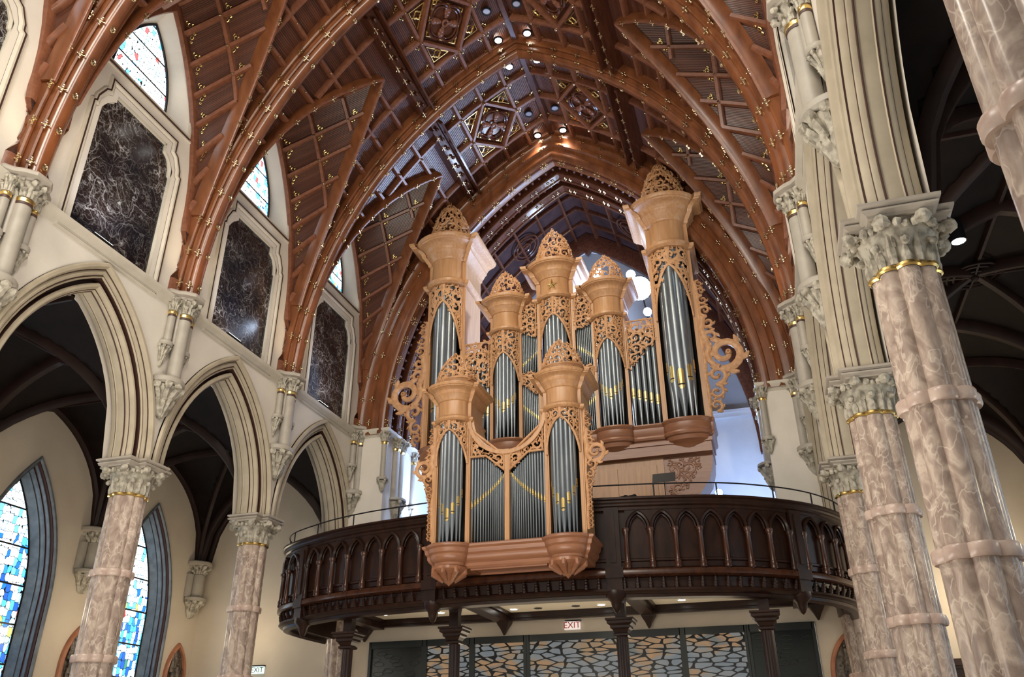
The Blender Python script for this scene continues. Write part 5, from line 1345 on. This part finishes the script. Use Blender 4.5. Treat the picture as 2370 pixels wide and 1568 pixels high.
# ------------------------------------------------------------------ things on the balcony
t = thing('music_stand', 'black music stand with tilted desk standing on the balcony', 'music stand', (3.2, 19, 5.58))
b = MB(); b.prism([(-.27, -.16), (.27, -.16), (.27, .16), (-.27, .16)], 0, .012, mp=lambda x, y, z: (3.2+x, 19+.10*y/.16*1.0+z, 7.47+y*.85)); b.build('desk', IRON, t, smooth=False)
b = MB(); b.tube([(3.2, 19.03, 7.45), (3.2, 19.03, 5.75)], .012, 6); b.build('pole', IRON, t)
for a in (0, 2.1, 4.2):
    b = MB(); b.tube([(3.2, 19.03, 5.9), (3.2+.25*cos(a), 19.03+.25*sin(a), 5.59)], .012, 5); b.build('leg', IRON, t)
b = MB(); c = px2w(1452, 1160, 17.85)
for i in range(6): b.ball((c.x+(-.15+.06*i), 17.85+.01*(i % 2), 6.745+.012*(i % 3)), .055, 8, 5, sq=(1.2, .9, .55), jit=.2)
tag(b.build('folded_cloth', IRON), 'crumpled dark cloth lying on the balcony parapet', 'cloth')
c = px2w(1664, 1141, 20.2); t = thing('spot_lamp', 'dazzling blue spot lamp on a stand behind the balcony rail', 'lamp', tuple(c))
d = (CAMP-c).normalized(); mb_ = MB(); mb_.lathe([(0, 0), (.085, 0), (.09, .01)], 0, 0, 16)
LB2 = mat('blue_lamp_glow', (.5, .8, 1), .5, emit=(.25, .65, 1), es=50)
place('lens', mesh_of(mb_, 'lens', LB2), t, c, d, (0, 0, 1)); mb_ = MB(); mb_.lathe([(.09, .01), (.10, 0), (.09, -.2), (0, -.22)], 0, 0, 16); place('housing', mesh_of(mb_, 'housing', IRON), t, c, d, (0, 0, 1))
b = MB(); b.tube([c-d*.1, V((c.x, c.y+.05, 5.6))], .02, 6); b.build('stand', IRON, t)
# aisle vault lamps on the right
for i, (x, y, z) in enumerate([(8.1, 8.28, 9.4), (9.13, 13.46, 9.4)]):
    t = thing('vault_lamp', f'round white lamp hanging in the dark right aisle vault, {["higher one near the top edge", "lower one behind the big capital"][i]}', 'ceiling light', (x, y, z), 'right aisle vault lamps')
    b = MB(); b.lathe([(0, z), (.11, z)], x, y, 18); b.build('lens', LAMPW, t)
    b = MB(); b.lathe([(.11, z), (.13, z-.01), (.13, z+.35), (0, z+.35)], x, y, 18); b.build('housing', IRON, t)
    lamp('SPOT', 'vault_beam', (x, y, z-.05), (x+.5, y, 0), 120, TUNG, .1, spot=100, blend=.8)
# wall washers of the aisles and ledge lamps under the marble panels
for s in (-1, 1):
    for k in (2, 3, 4):
        lamp('POINT', 'aisle_wall_lamp', (s*(AX1-1.6), YS[k]+.1, 4.6), None, 55, TUNG, .25)
    lamp('POINT', 'aisle_wall_lamp', (s*(AX1-2.2), Y1-1.4, 5.0), None, 60 if s < 0 else 150, TUNG, .25)
    for k in (2, 3, 4):
        y = YS[k]+BAY*.5-.35
        t = thing('ledge_lamp', f'small bright lamp on the string course, {SIDE[s]} wall, bay {ordw[k]}', 'lamp', (s*(XW-.12), y, 11.02), 'string course lamps')
        b = MB(); b.box(s*(XW-.13), s*(XW-.03), y-.28, y+.28, 11.02, 11.05); b.build('housing', IRON, t, smooth=False)
        b = MB(); b.box(s*(XW-.12), s*(XW-.04), y-.26, y+.26, 11.05, 11.06); b.build('lens', LAMPW, t, smooth=False)
        lamp('AREA', 'ledge_beam', (s*(XW-.35), y, 11.25), (s*(XW-2.2), y, 20), 22, (.9, .92, 1), .5, sy=.1)
# uplights at the feet of the ribs
for s in (-1, 1):
    for k in (1, 2, 3, 4):
        lamp('SPOT', 'rib_uplight', (s*(XW-1.6), YS[k]-.4, 10.3), (s*(XW-.3), YS[k]-.1, 13.5), 160, (1, .72, .42), .1, spot=70, blend=.9)

t = thing('panelled_cabinet', 'dark panelled wooden cabinet on the right aisle end wall, between the big columns', 'cabinet', (10, 22.9, 0))
b = MB(); b.box(8.45, 11.6, 22.75, 23.2, 0, 3.45); b.build('body', WALNUT, t, smooth=False)
b = MB(); b.box(8.38, 11.67, 22.66, 23.2, 3.45, 3.60); b.box(8.42, 11.63, 22.70, 23.2, 3.38, 3.45); b.build('cornice', WALNUT, t, smooth=False)
for i in range(5):
    x = 8.6+i*.6; b = MB(); b.box(x, x+.48, 22.72, 22.75, .3, 3.2); b.build('panel', WALNUT, t, smooth=False)

# added area fill before the glazed screen, brightening the balcony soffit
lamp('AREA', 'under_balcony_fill', (0, Y1-.25, 2.6), (0, 19, 5.0), 150, TUNG, 9, sy=2.0)
